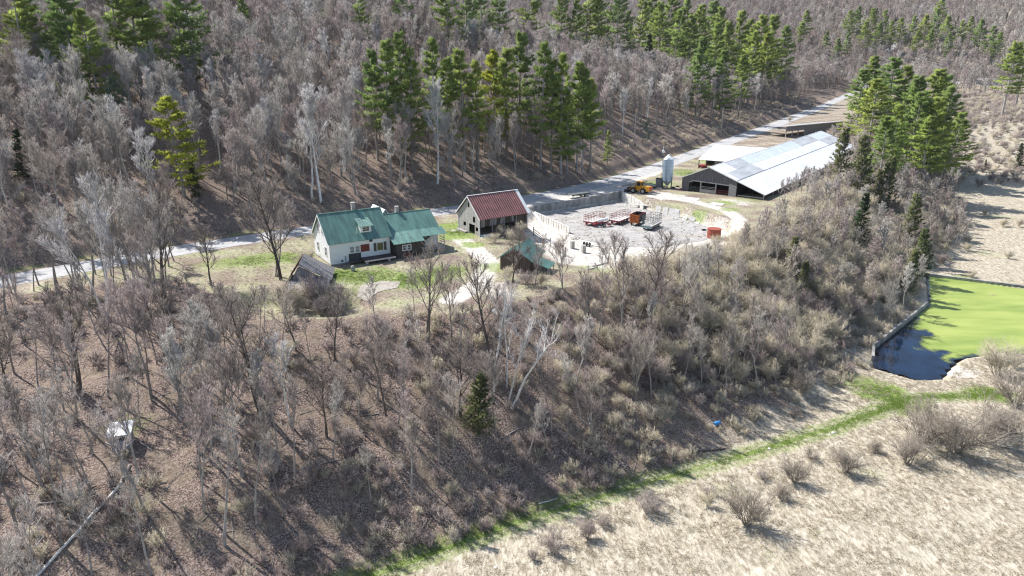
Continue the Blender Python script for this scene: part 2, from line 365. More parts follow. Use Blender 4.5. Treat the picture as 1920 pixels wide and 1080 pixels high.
# ------------------------------------------------------------------ concrete yard floor
def pad_material():
    m = mat('dirty_concrete', (.43, .42, .405), .9, scale=.45, bump=.1, bscale=6, col2=(.32, .305, .285)); nt = m.node_tree; n = nt.nodes; l = nt.links; b = n['Principled BSDF']; base = b.inputs['Base Color'].links[0].from_socket
    tc = n.new('ShaderNodeTexCoord'); out = base
    for sc, st, lo, hi, col, k in ((2.6, (.5, 1.5, 1), .52, .66, (.20, .18, .155), .5), (.16, (1, 1, 1), .5, .68, (.36, .325, .275), .55), (7.0, (1, 1, 1), .56, .68, (.26, .235, .20), .5)):
        mp = n.new('ShaderNodeMapping'); mp.inputs['Scale'].default_value = st; mp.inputs['Rotation'].default_value = (0, 0, -.64); l.new(tc.outputs['Object'], mp.inputs[0])
        nz = n.new('ShaderNodeTexNoise'); nz.inputs['Scale'].default_value = sc; nz.inputs['Detail'].default_value = 8; nz.inputs['Distortion'].default_value = .2; l.new(mp.outputs[0], nz.inputs[0])
        mr = n.new('ShaderNodeMapRange'); mr.inputs[1].default_value = lo; mr.inputs[2].default_value = hi; mr.inputs[4].default_value = k; l.new(nz.outputs[0], mr.inputs[0])
        mx = n.new('ShaderNodeMix'); mx.data_type = 'RGBA'; l.new(mr.outputs[0], mx.inputs[0]); l.new(out, mx.inputs[6]); mx.inputs[7].default_value = (*col, 1); out = mx.outputs[2]
    l.new(out, b.inputs['Base Color']); return m
m_pad = pad_material()
pad_out = [(5.6, 164.0), (29.2, 181.4), (33.8, 171.8), (39.5, 164.2), (43.5, 156), (45.5, 148), (41, 140), (30, 134), (20, 135), (14.5, 141), (12.4, 147)]
def sheet(name, P, m, dz, z=None, sub=1.0):
    """flat cover draped on the ground inside an outline"""
    P = np.array(P); x0, y0 = P.min(0); x1, y1 = P.max(0)
    V = []; F = []
    xs = np.arange(x0, x1 + sub, sub); ys = np.arange(y0, y1 + sub, sub); X, Y = np.meshgrid(xs, ys); d = sdf(X, Y, [tuple(p) for p in P])
    keep = d < sub * .9
    # pull the outer ring onto the outline
    import itertools
    ids = -np.ones(X.shape, int); pts = []
    g = 1e-3
    gxn = (sdf(X + g, Y, P.tolist()) - d) / g; gyn = (sdf(X, Y + g, P.tolist()) - d) / g
    Xs = np.where(d > 0, X - gxn * d, X); Ys = np.where(d > 0, Y - gyn * d, Y)
    for j, i in zip(*np.where(keep)): ids[j, i] = len(pts); pts.append((Xs[j, i], Ys[j, i]))
    pts = np.array(pts); Z = (height(pts[:, 0], pts[:, 1]) if z is None else np.full(len(pts), z)) + dz
    for j in range(X.shape[0] - 1):
        for i in range(X.shape[1] - 1):
            q = (ids[j, i], ids[j, i + 1], ids[j + 1, i + 1], ids[j + 1, i])
            if min(q) >= 0: F.append(q)
    return link(name, mesh_from(name, np.column_stack([pts, Z]), F, m, True))
structure(sheet('concrete_yard', pad_out, m_pad, .05, sub=.8), 'pale dirty concrete floor of the sunken yard')

# ------------------------------------------------------------------ pond: open water under a mat of green algae
m_water = mat('dark_water', (.008, .022, .055), .04, var=.5, scale=.25, spec=.3, col2=(.004, .008, .018))
structure(sheet('pond_water', [(x, y) for x, y in POND], m_water, 0, z=-16.35, sub=2.0), 'open dark blue water in the pond corner')
def algae_material():
    m = mat('algae', (.32, .375, .10), .6, var=.3, scale=.16, bump=.04, bscale=2, stretch=(.5, 1.6, 1), col2=(.20, .27, .06), spec=.3); nt = m.node_tree; n = nt.nodes; l = nt.links
    at_ = n.new('ShaderNodeAttribute'); at_.attribute_name = 'edge'; nz = n.new('ShaderNodeTexNoise'); nz.inputs['Scale'].default_value = .55; nz.inputs['Detail'].default_value = 7; tc = n.new('ShaderNodeTexCoord'); l.new(tc.outputs['Object'], nz.inputs[0])
    ad = n.new('ShaderNodeMath'); ad.operation = 'ADD'; l.new(at_.outputs['Fac'], ad.inputs[0]); l.new(nz.outputs[0], ad.inputs[1])
    mr = n.new('ShaderNodeMapRange'); mr.inputs[1].default_value = .62; mr.inputs[2].default_value = .95; l.new(ad.outputs[0], mr.inputs[0]); l.new(mr.outputs[0], n['Principled BSDF'].inputs['Alpha'])
    return m
m_algae = algae_material()
ALG = [at(1745, 571, -16.3), at(1741, 516, -16.3), (118, 150), (150, 131), (170, 118), (150, 108), (118, 106), at(1920, 662, -16.3), at(1860, 672, -16.3), at(1800, 672, -16.3), at(1772, 690, -16.3), at(1752, 672, -16.3), at(1762, 660, -16.3), at(1735, 664, -16.3), at(1708, 652, -16.3), at(1716, 640, -16.3), at(1712, 628, -16.3), at(1738, 628, -16.3), at(1728, 621, -16.3), at(1700, 622, -16.3), at(1682, 636, -16.3), at(1690, 616, -16.3), at(1720, 590, -16.3)]
ALG = [(x + rng.normal(0, .12), y + rng.normal(0, .12)) for x, y in densify(ALG + [ALG[0]], 1.2)[:-1]]
a_o = sheet('algae_mat', ALG, m_algae, .012, z=-16.35, sub=.7)
_v = np.array([v.co[:2] for v in a_o.data.vertices]); _e = np.clip(-sdf(_v[:, 0], _v[:, 1], ALG) / 5.0, 0, 1); _s = poly_dist(_v[:, 0], _v[:, 1], [at(1640, 700, -16.3), at(1700, 640, -16.3), at(1770, 690, -16.3)])[0]; _e = np.where(_s > 16, 1.0, _e)
_a = a_o.data.attributes.new('edge', 'FLOAT', 'POINT'); _a.data.foreach_set('value', _e.astype(np.float32)); tag(a_o, 'bright green algae mat covering most of the pond', 'algae', kind='stuff')

# ------------------------------------------------------------------ building materials
M_TEAL = mat('teal_metal_roof', (.14, .28, .23), .40, var=.38, scale=.9, spec=1.0, metal=.15, stretch=(1.6, .35, .35))
M_RED = mat('red_metal_roof', (.25, .09, .08), .55, var=.35, scale=.9, spec=.3, stretch=(1, .3, 1), col2=(.15, .055, .05))
M_SEAM = mat('pale_seam', (.60, .47, .45), .5, var=.3, scale=2)
M_WHITE = mat('white_clapboard', (.86, .87, .88), .75, var=.12, scale=1.2, stretch=(.4, .4, 6), bump=.2, bscale=6)
M_TRIM = mat('white_trim', (.82, .82, .80), .7, var=.1)
M_GLASS = mat('window_glass', (.02, .025, .03), .12, var=.3, spec=.5)
M_GREENGLASS = mat('green_curtained_glass', (.10, .12, .03), .25, var=.5, scale=1.5, spec=.5)
M_BRICKRED = mat('red_boards', (.22, .055, .035), .8, var=.45, scale=4)
M_WOOD = mat('weathered_boards', (.30, .29, .295), .9, var=.5, scale=1.6, stretch=(6, 6, .35), col2=(.15, .14, .14), bump=.2)
M_WOODLT = mat('bleached_boards', (.52, .50, .47), .9, var=.35, scale=1.6, stretch=(.4, .4, 6), col2=(.33, .32, .30), bump=.2)
M_WOODDK = mat('dark_boards', (.10, .085, .075), .9, var=.5, scale=1.5, stretch=(6, 6, .4))
M_BLOCK = mat('concrete_block', (.47, .44, .41), .9, var=.3, scale=2.5)
M_CONC = mat('weathered_concrete', (.40, .39, .37), .9, var=.45, scale=.7, stretch=(1, 1, .35), col2=(.20, .20, .19), bump=.25, bscale=5)
M_CONCW = mat('white_concrete', (.74, .72, .68), .9, var=.2, scale=1.4, col2=(.55, .53, .49), bump=.2, bscale=6)
M_TIN = mat('bright_galvanised', (.84, .85, .86), .45, var=.22, scale=.6, spec=.5, stretch=(.3, 1.2, 1))
M_TINB = mat('bluish_galvanised', (.66, .71, .735), .42, var=.12, scale=.4, spec=.5)
M_TING = mat('dull_galvanised', (.56, .57, .58), .5, var=.25, scale=.6, spec=.4, stretch=(1, .3, 1))
M_SILO = mat('silo_steel', (.40, .50, .60), .38, var=.2, scale=.8, spec=.5, stretch=(1, 1, .3), metal=.25)
M_RUSTRED = mat('faded_red_paint', (.34, .05, .06), .6, var=.4, scale=2)
M_ORANGE = mat('faded_orange_paint', (.62, .17, .035), .6, var=.4, scale=2, col2=(.36, .09, .03))
M_YELLOW = mat('loader_yellow', (.72, .34, .03), .5, var=.25, scale=1.5)
M_GREY = mat('grey_painted_steel', (.15, .17, .17), .6, var=.3, scale=2)
M_MINT = mat('pale_green_paint', (.45, .58, .55), .6, var=.25, scale=2)
M_BLACK = mat('black_rubber_and_shade', (.025, .025, .026), .85, var=.4, scale=3)  # tyres, and the shade painted behind the long barn openings
M_RIM = mat('pale_rim', (.55, .52, .47), .7, var=.3)
M_STEEL = mat('dark_steel', (.07, .07, .075), .6, var=.4)
M_POLE = mat('grey_pole_wood', (.42, .38, .34), .9, var=.3, scale=2)
M_RUST = mat('rusty_tank', (.32, .085, .055), .7, var=.45, scale=1.5, col2=(.28, .075, .045))
M_BROWNROOF = mat('brown_red_roof', (.17, .09, .08), .8, var=.4, scale=1.5)
M_STONE = mat('field_stone', (.42, .39, .36), .9, var=.4, scale=2.5)

def window(parent, x, y, z, w, h, face, m=M_GLASS, frame=M_TRIM, fw=.1, bars=(1, 1)):
    """sash with frame, pane and bars; face: 'f' looks to -y, 'l' looks to -x, 'r' looks to +x"""
    fr = MB(); pane = MB()
    def put(b, u0, u1, z0, z1, d0, d1):
        if face == 'f': b.box(x + u0, x + u1, y - d1, y - d0, z + z0, z + z1)
        elif face == 'l': b.box(x - d1, x - d0, y + u0, y + u1, z + z0, z + z1)
        else: b.box(x + d0, x + d1, y + u0, y + u1, z + z0, z + z1)
    put(fr, -w / 2, -w / 2 + fw, 0, h, -.02, .07); put(fr, w / 2 - fw, w / 2, 0, h, -.02, .07)
    put(fr, -w / 2 + fw, w / 2 - fw, h - fw, h, -.02, .068); put(fr, -w / 2 + fw, w / 2 - fw, 0, fw, -.02, .068)
    for i in range(1, bars[0] + 1):
        c = -w / 2 + w * i / (bars[0] + 1); put(fr, c - .03, c + .03, fw, h - fw, -.02, .06)
    for i in range(1, bars[1] + 1):
        c = h * i / (bars[1] + 1); put(fr, -w / 2 + fw, w / 2 - fw, c - .03, c + .03, -.02, .058)
    put(pane, -w / 2 + fw * .5, w / 2 - fw * .5, fw * .5, h - fw * .5, -.02, .03)
    o = fr.build('window', frame, parent); pane.build('pane', m, o); return o

def board_wall(parent, name, outline_top, x0, x1, y, m, z0=0.0, openings=(), step=.28, axis='x', th=.05, flip=1):
    """wall of vertical boards with uneven faces; openings are (a, b, zlo, zhi)"""
    b = MB(); x = x0; r = random.Random(int(x1 * 37 + y * 11))
    while x < x1 - .02:
        w = min(step * r.uniform(.8, 1.25), x1 - x); a, c = x + .006, x + w - .006; d = r.uniform(0, .03) * flip; mid = (a + c) / 2
        spans = [(z0, outline_top(mid))]
        for (oa, ob, lo, hi) in openings:
            if oa - .02 < mid < ob + .02:
                new = []
                for s0, s1 in spans:
                    if hi <= s0 or lo >= s1: new.append((s0, s1)); continue
                    if lo > s0 + .02: new.append((s0, lo))
                    if hi < s1 - .02: new.append((hi, s1))
                spans = new
        for s0, s1 in spans:
            s0 += r.uniform(0, .05) if s0 > z0 else 0
            ta, tc = (outline_top(a), outline_top(c)) if abs(s1 - outline_top(mid)) < 1e-6 else (s1, s1)
            if axis == 'x': b.hexa([(a, y - d, s0), (c, y - d, s0), (c, y - d + th, s0), (a, y - d + th, s0)], [(a, y - d, ta), (c, y - d, tc), (c, y - d + th, tc), (a, y - d + th, ta)])
            else: b.hexa([(y - d, a, s0), (y - d + th, a, s0), (y - d + th, c, s0), (y - d, c, s0)], [(y - d, a, ta), (y - d + th, a, ta), (y - d + th, c, tc), (y - d, c, tc)])
        x += w
    o = b.build(name, m, parent); o['kind'] = 'stuff'; return o

# ------------------------------------------------------------------ farmhouse
H = thing('farmhouse', 'white farmhouse with teal metal roofs and a long lower wing', 'house', (-31.4, 113.5, 0), R(32))
MB().prism([(0, .25), (9, .25), (9, 4.2), (4.5, 8.22), (0, 4.2)], 0, 11, 'x').build('wall', M_WHITE, H)
MB().box(.02, 10.98, .03, 8.97, -.9, .25).build('foundation', M_STONE, H)
rf = MB()
rf.ribbed((-.35, -.42, 3.86), (11.35, -.42, 3.86), (11.35, 4.5, 8.28), (-.35, 4.5, 8.28), .07, .42)
rf.ribbed((-.35, 9.42, 3.86), (11.35, 9.42, 3.86), (11.35, 4.5, 8.28), (-.35, 4.5, 8.28), .07, .42)
rf.box(-.36, 11.36, 4.38, 4.62, 8.30, 8.42)
roof = rf.build('roof', M_TEAL, H); roof['label'] = 'teal ribbed metal roof'
ch = MB().box(6.1, 6.7, 4.7, 5.3, 7.6, 9.6).box(6.02, 6.78, 4.62, 5.38, 9.6, 9.72); c_ = ch.build('chimney', M_BLOCK, roof)
MB().tube([(5.3, .75, 4.8), (5.3, .75, 6.0)], .07).build('vent_pipe', M_TRIM, roof)
d = MB().box(6.0, 8.0, .75, 3.0, 4.9, 6.15); dm = d.build('dormer', M_TRIM, H)
MB().ribbed((5.75, .35, 6.12), (8.25, .35, 6.12), (8.25, 3.1, 7.08), (5.75, 3.1, 7.08), .06, .42).build('dormer_roof', M_TEAL, dm)
window(dm, 7.0, .75, 5.15, 1.3, .85, 'f', fw=.08)
tr = MB()
for x in (0, 11): tr.box(x - .05, x + .05, -.05, .09, .25, 4.1)
tr.bar((-.36, -.44, 3.82), (-.36, 4.5, 8.24), .05, .22); tr.bar((-.36, 9.44, 3.82), (-.36, 4.5, 8.24), .05, .22)
ct = tr.build('corner_trim', M_TRIM, H); ct['kind'] = 'stuff'
for y, z, w, h in ((3.3, 4.9, .9, 1.5), (5.7, 4.9, .9, 1.5), (2.2, 1.3, 1.0, 1.7), (6.6, 1.3, 1.0, 1.7)): window(H, 0, y, z, w, h, 'l')
for x in (3.95, 4.95): window(H, x, -.03, 1.75, .95, 1.3, 'f', m=mat('grey_pane', (.30, .30, .31), .4), bars=(0, 1), fw=.14)
box('board_panel', M_BRICKRED, H, 5.55, 7.15, -.06, .02, 1.75, 3.05)['label'] = 'dark red boarded panel beside the double window'
pw = window(H, 9.15, 0, 1.5, 1.3, 1.55, 'f', m=M_GREENGLASS, bars=(0, 0)); pw['label'] = 'picture window with green curtain'
window(H, 8.2, 0, 1.5, .5, 1.55, 'f', bars=(0, 1), frame=M_GREY); window(H, 10.1, 0, 1.5, .5, 1.55, 'f', bars=(0, 1), frame=M_GREY)
window(H, 7.5, 0, 3.35, .6, .6, 'f', bars=(0, 0), frame=M_STEEL)
box('bulkhead', M_STEEL, H, 3.3, 5.5, -.10, .02, .55, 1.7)
MB().tube([(2.7, -.12, .2), (2.7, -.12, 1.5)], .05).build('gas_pipe', M_GREY, H)
MB().box(1.9, 2.15, -.3, -.03, .5, .85).build('meter_box', M_GREY, H)
MB().box(3.2, 5.4, -1.3, 0, .25, .5).build('step', M_WOODDK, H)
pd = MB().box(5.3, 11.0, -2.5, -.01, .62, .74).build('porch_deck', M_WOODDK, H)
MB().box(5.3, 11.0, -2.58, -2.5, .5, .76).build('deck_edge', mat('pinkish_trim', (.72, .62, .6), .8), pd)
for x in (5.5, 9.6): MB().box(x, x + .45, -2.4, -1.95, -1.0, .62).build('pier', M_BLOCK, pd)
# wing
MB().prism([(1.2, .1), (9, .1), (9, 3.6), (5, 6.66), (1.2, 4.0)], 11, 21.1, 'x').build('wing_wall', M_WHITE, H)
wr = MB()
wr.ribbed((11.0, 1.0, 3.98), (21.5, 1.0, 3.98), (21.5, 5, 6.78), (11.0, 5, 6.78), .06, .42)
wr.ribbed((11.0, 9.4, 3.5), (21.5, 9.4, 3.5), (21.5, 5, 6.78), (11.0, 5, 6.78), .06, .42); wr.box(11, 21.5, 4.9, 5.1, 6.80, 6.9)
wro = wr.build('wing_roof', M_TEAL, H)
MB().box(14.6, 15.2, 5.1, 5.7, 6.2, 7.9).box(14.54, 15.26, 5.04, 5.76, 7.9, 8.0).build('chimney', M_BLOCK, wro)
pr = MB(); pr.ribbed((10.9, -2.3, 2.78), (16.9, -2.3, 2.78), (16.9, 1.2, 4.12), (10.9, 1.2, 4.12), .05, .42)
pr.ribbed((16.9, -1.05, 3.2), (22.0, -1.05, 3.2), (22.0, 1.2, 4.12), (16.9, 1.2, 4.12), .05, .42)
pro = pr.build('porch_roof', M_TEAL, H); MB().tube([(14.6, -.7, 3.2), (14.6, -.7, 4.2)], .05).build('vent_pipe', M_TRIM, pro)
MB().box(11.5, 16.7, -1.9, 1.19, -.6, 2.72).build('enclosed_porch_wall', M_WOODDK, H)
for x in (13.0, 13.95): window(H, x, -1.9, 1.3, .8, 1.15, 'f', m=mat('dull_pane', (.10, .10, .10), .3), bars=(0, 1), fw=.13)
MB().box(17.0, 21.4, -.9, 1.19, .45, .6).build('open_porch_deck', M_WOODLT, H)
for x in (17.1, 18.6, 20.1, 21.5): MB().box(x - .06, x + .06, -.95, -.83, -.3, 3.15).build('post', M_WOODLT, H)
for z in (1.0, 1.45, 1.9, 2.35): MB().box(21.45, 21.55, -.8, 1.1, z, z + .08).build('rail', M_WOODLT, H)
MB().box(17.2, 21.4, -.92, -.86, .95, 1.05).build('rail', M_WOODLT, H)
box('door', M_STEEL, H, 17.5, 18.5, 1.12, 1.19, .6, 2.6); box('panel', M_TRIM, H, 19.0, 20.9, 1.1, 1.19, .6, 2.7)
MB().bar((17.3, -.6, 2.2), (19.3, .9, 2.6), .3, .2).build('stored_boards', M_WOODDK, H)
MB().box(11.5, 21.4, -.8, 1.1, -.9, .45).build('wing_foundation', M_WOODDK, H)
rg = MB().prism([(11.4, 3), (14.0, 3), (14.0, 5.6), (12.7, 7.4), (11.4, 5.6)], 6.2, 11.5).build('rear_gable', M_TRIM, H)
MB().ribbed((11.2, 11.7, 5.45), (11.2, 5.6, 5.45), (12.7, 5.6, 7.5), (12.7, 11.7, 7.5), .05, .5).ribbed((14.2, 11.7, 5.45), (14.2, 5.6, 5.45), (12.7, 5.6, 7.5), (12.7, 11.7, 7.5), .05, .5).build('rear_gable_roof', M_TIN, rg)
w_ = MB(); 
for a in range(16):
    p = a * math.pi / 8; q = p + math.pi / 8; w_.bar((.62 * math.cos(p), 0, .62 * math.sin(p)), (.62 * math.cos(q), 0, .62 * math.sin(q)), .06)
    if a % 2 == 0: w_.bar((0, 0, 0), (.62 * math.cos(p), 0, .62 * math.sin(p)), .03)
cw = w_.build('wagon_wheel', M_RUSTRED, None); cw.location = (-31.4 + 13.4 * .848 + 2.5 * .53, 113.5 + 13.4 * .53 - 2.5 * .848, .55); cw.rotation_euler = (R(-14), 0, R(32)); tag(cw, 'dark red spoked wheel leaning below the wing windows', 'wheel')

# ------------------------------------------------------------------ barn with the red roof
B = thing('red_roof_barn', 'weathered small barn with red standing seam roof', 'barn', (-6.5, 134.3, 0), R(35))
def roofline(y): return 3.7 + (7.4 - 3.7) * (1 - abs(y - 4.2) / 4.2)
board_wall(B, 'gable_wall', roofline, 0, 8.4, 0, M_WOODLT, -.3, [(2.0, 4.1, -.3, 2.0), (.75, 1.7, .9, 1.7), (5.2, 6.2, 1.2, 2.0), (1.75, 2.5, 2.5, 3.7), (3.9, 4.5, 5.3, 6.3)], .3, 'y')
board_wall(B, 'back_gable_wall', roofline, 0, 8.4, 11.9, M_WOOD, -1.5, [], .3, 'y')
board_wall(B, 'front_wall', lambda x: 3.65, 0, 12, .35, M_WOODDK, 1.9, [], .3, 'x')
for x0, x1 in ((0.5, 1.4), (2.6, 4.3), (5.2, 6.1), (8.0, 8.6)): board_wall(B, 'front_boards', lambda x: 3.6, x0, x1, .28, M_WOOD, 1.75 + .1 * x0 / 3, [], .3, 'x', th=.04)
board_wall(B, 'rear_wall', lambda x: 3.7, 0, 12, 8.3, M_WOODDK, -.5, [], .3, 'x')
MB().box(0, 12, .2, 8.3, -.35, -.2).build('floor', M_WOODDK, B)
for x in (.15, 3.2, 6.2, 9.2, 11.8): MB().box(x - .1, x + .1, .15, .33, -2.2, 3.6).build('post', M_WOOD, B)
r2 = MB(); s_ = (7.62 - 3.55) / 4.75
def slab(b, x0, x1, y0, z0, y1, z1, th=.08): b.hexa([(x0, y0, z0), (x1, y0, z0), (x1, y1, z1), (x0, y1, z1)], [(x0, y0, z0 + th), (x1, y0, z0 + th), (x1, y1, z1 + th), (x0, y1, z1 + th)])
slab(r2, -.3, 11.6, -.5, 3.45, 4.2, 7.62); slab(r2, -.3, 12.3, 8.95, 3.45, 4.2, 7.62); ro = r2.build('roof', M_RED, B); ro['label'] = 'dull red metal roof with pale seams'
for i in range(23):
    x = -.22 + i * .53; q = MB(); slab(q, x - .028, x + .028, -.51, 3.50, 4.2, 7.67, .06); q.build('seam', M_SEAM, ro)
e = MB(); slab(e, 11.6, 12.35, -.52, 3.46, 4.2, 7.63, .09); e.box(-.3, 12.35, 4.1, 4.3, 7.68, 7.76); e.build('roof_edge', M_TRIM, ro)
tb = MB(); tb.bar((-.33, -.5, 3.45), (-.33, 4.2, 7.6), .06, .2); tb.bar((-.33, 8.95, 3.45), (-.33, 4.2, 7.6), .06, .2); tb.box(-.12, -.02, -.02, .14, -.3, 3.5); tb.box(-.12, -.02, 8.26, 8.42, -.3, 3.6); tb.build('gable_trim', M_TRIM, B)
box('hay_door', M_STEEL, B, .25, .3, 1.7, 2.6, 2.4, 3.8)
MB().box(-.9, -.2, 4.2, 7.8, -.1, .35).build('stone_step', M_STONE, B)
# conveyor leaning at the barn's corner
cv = MB(); p0 = Vector((4.6, 141.6, 3.4)); p1 = Vector((8.6, 134.0, -1.4))
cv.bar(p0, p1, .5, .12)
for s in (-.26, .26): cv.bar(p0 + Vector((s, s * .5, .12)), p1 + Vector((s, s * .5, .12)), .06, .25)
tag(cv.build('conveyor', M_TRIM, None), 'white conveyor leaning from the red roof barn to the yard corner', 'conveyor')

# ------------------------------------------------------------------ long barn
LB = thing('long_barn', 'very long low barn with patched galvanised roof and open dark gable front', 'barn', (46.5, 186.2, 0), R(-38)); LB.rotation_euler = (R(.7), 0, R(-38))
RID, EL, ER = 7.0, 3.6, 1.45
def lr(x): return EL + (RID - EL) * x / 7.6 if x < 7.6 else RID + (ER - RID) * (x - 7.6) / 15.2
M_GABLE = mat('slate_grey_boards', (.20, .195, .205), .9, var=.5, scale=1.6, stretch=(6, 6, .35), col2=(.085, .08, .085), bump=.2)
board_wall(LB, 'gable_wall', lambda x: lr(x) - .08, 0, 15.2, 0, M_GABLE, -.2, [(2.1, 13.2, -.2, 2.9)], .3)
board_wall(LB, 'gable_wall', lambda x: 3.3, 2.1, 3.1, .02, M_GABLE, 2.45, [], .3)
hd = MB().bar((2.9, -.12, 3.05), (13.2, -.12, 2.75), .14, .28).bar((2.1, -.1, 2.5), (3.0, -.1, 3.0), .12, .2).build('door_header', M_WOODLT, LB)
for x in (5.4, 9.6): MB().box(x - .13, x + .13, -.05, .2, -.2, 2.95).build('post', M_WOODLT, LB)
board_wall(LB, 'side_boards', lambda x: 3.2 - (x - 13.2) * .2, 13.2, 15.2, -.06, M_WOODLT, -.2, [], .28)
MB().box(5.5, 9.5, .1, .3, -.2, .95).build('low_wall', M_BLOCK, LB)
for z in (1.25, 1.6): MB().box(5.5, 9.5, .12, .2, z, z + .1).build('rail', M_WOODLT, LB)
for z in (.5, 1.1): MB().box(9.7, 13.1, .1, .18, z, z + .12).build('rail', M_RUSTRED, LB)
gt = MB()
for z in (.3, .65, 1.0, 1.35): gt.bar((2.3, .3, z + .1), (5.2, .1, z), .06)
for x in (2.4, 3.8, 5.1): gt.bar((x, .2, .1), (x, .2, 1.4), .06)
gt.build('gate', M_GREY, LB)
board_wall(LB, 'long_wall', lambda y: EL - .1, 0, 105, .02, M_WOOD, -.4, [], .9, 'y')
board_wall(LB, 'end_wall', lambda x: lr(x) - .1, 0, 22.4, 104.8, M_WOOD, -.4, [], .9)
for y in range(0, 106, 7): MB().box(22.2, 22.45, y + .1, y + .35, -1.6, ER - .05).build('post', M_WOODLT, LB)
for y in range(0, 106, 7): MB().box(15.0, 15.2, y + .2, y + .4, -.4, lr(15.1) - .1).build('post', M_WOODDK, LB)
for z in (-.2, .3): MB().box(15.6, 22.2, .1, .22, z, z + .2).build('rail', M_WOODLT, LB)
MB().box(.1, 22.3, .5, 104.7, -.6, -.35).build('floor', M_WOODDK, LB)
board_wall(LB, 'dark_inner_boards', lambda x: lr(x) - .15, .1, 22.3, 7.0, M_BLACK, -.4, [], .6)  # black boards added inside the gable to keep its openings dark
MB().box(15.15, 15.25, .3, 6.9, -.4, 3.3).build('inner_light_block', M_BLACK, LB); MB().box(22.0, 22.1, .3, 30, -1.2, 1.1).build('lean_to_light_block', M_WOODDK, LB)  # partition and lean-to side added to keep daylight out of the openings
def roof_panel(y0, y1, xa, xb, m, dz=0.0):
    b = MB(); b.ribbed((xb, y0, lr(xb) + dz), (xb, y1, lr(xb) + dz), (xa, y1, lr(xa) + dz), (xa, y0, lr(xa) + dz), .05, .75, .06, .035); return b.build('roof_panel', m, LB)
cuts = [(-.45, 9, M_TIN, M_TING, M_TIN), (9, 20, M_TING, M_TING, M_TIN), (20, 68, M_TINB, M_TIN, M_TIN), (68, 88, M_TING, M_TIN, M_TIN), (88, 105.4, M_TINB, M_TING, M_TIN)]
for i, (a, b, m1, m2, m3) in enumerate(cuts):
    roof_panel(a, b, 7.6, 11.6, m1, .04); roof_panel(a, b, 11.6, 15.3, m2 if i else M_TIN, .02 - .01 * (i % 2)); roof_panel(a, b, 15.3, 22.9, m3, -.10)
roof_panel(1.8, 8.9, 11.7, 15.2, M_TING, .05)
lp = MB(); lp.ribbed((-.6, -.45, EL - .25), (-.6, 105.4, EL - .25), (7.6, 105.4, RID), (7.6, -.45, RID), .05, .75); lp.build('roof_panel', M_TING, LB)
MB().box(7.5, 7.7, -.45, 105.4, RID + .07, RID + .13).build('ridge_cap', M_TIN, LB)
MB().bar((7.6, -.5, RID - .02), (22.9, -.5, ER - .12), .06, .22).bar((7.6, -.5, RID - .02), (-.6, -.5, EL - .25), .06, .22).build('barge_board', M_TRIM, LB)

# ------------------------------------------------------------------ white roofed shed beside the road
S2 = thing('machine_shed', 'low shed with bright white metal roof between the road and the long barn', 'shed', (64.6, 222.5, 0), R(-33))
MB().ribbed((-5, 1.4, 2.8), (17, 1.4, 2.8), (17, 18, 6.0), (-5, 18, 6.0), .06, .9).ribbed((-5, 32, 3.2), (17, 32, 3.2), (17, 18, 6.0), (-5, 18, 6.0), .06, .9).build('roof', M_TIN, S2)
board_wall(S2, 'front_wall', lambda x: 2.85, .4, 16.8, 2.0, M_WOOD, -.3, [], .35)
def s2g(y): return 2.9 + (y - 2) * .19 if y < 18 else 5.9 - (y - 18) * .2
board_wall(S2, 'side_wall', s2g, 9, 31.6, -4.7, M_WOODLT, -.2, [], .6, 'y')
board_wall(S2, 'dark_inner_boards', s2g, 2.2, 9, .4, M_WOODDK, -.2, [], .5, 'y')
board_wall(S2, 'back_wall', lambda x: 3.2, -4.7, 16.8, 31.5, M_WOOD, -.2, [], .6)
for x in (-4.8, -2.2): MB().box(x, x + .22, 1.7, 1.92, -.2, 2.8).build('post', M_WOODDK, S2)
impl = MB().box(-2.4, -.4, .5, 3.4, .35, .8).tube([(-2.2, .5, .35), (-2.2, .8, .35)], .35).tube([(-.6, .5, .35), (-.6, .8, .35)], .35).bar((-1.4, .5, .6), (-1.4, -1.2, .5), .15)
io = impl.build('farm_implement', M_RUSTRED, None, (64.6 - .9, 222.5 + 3.2, 0), R(-33)); tag(io, 'dull red farm implement parked under the white shed eave', 'implement')
S3 = thing('far_shed', 'far weathered lean-to shed with dark open side past the long barn', 'shed', (118, 300, hz(122, 306)), R(-54.5) + R(90))
board_wall(S3, 'upper_wall', lambda x: 4.6, 0, 44, 0, M_WOOD, 2.4, [], .6)
board_wall(S3, 'end_wall', lambda y: 4.6 - y * .1, 0, 10, 43.9, M_WOOD, -1, [], .6, 'y')
board_wall(S3, 'lower_wall', lambda x: 2.4, 14, 44, .1, M_WOOD, -.6, [], .6)
for x in (.2, 4.7, 9.2, 13.8): MB().box(x, x + .3, .05, .35, -.6, 4.5).build('post', M_WOODLT, S3)
MB().ribbed((-.6, -.5, 4.62), (44.5, -.5, 4.62), (44.5, 10, 3.5), (-.6, 10, 3.5), .06, 1).build('roof', M_TING, S3)
MB().box(-.6, 44.5, -.62, -.5, 4.4, 4.72).build('fascia', M_WOODLT, S3)

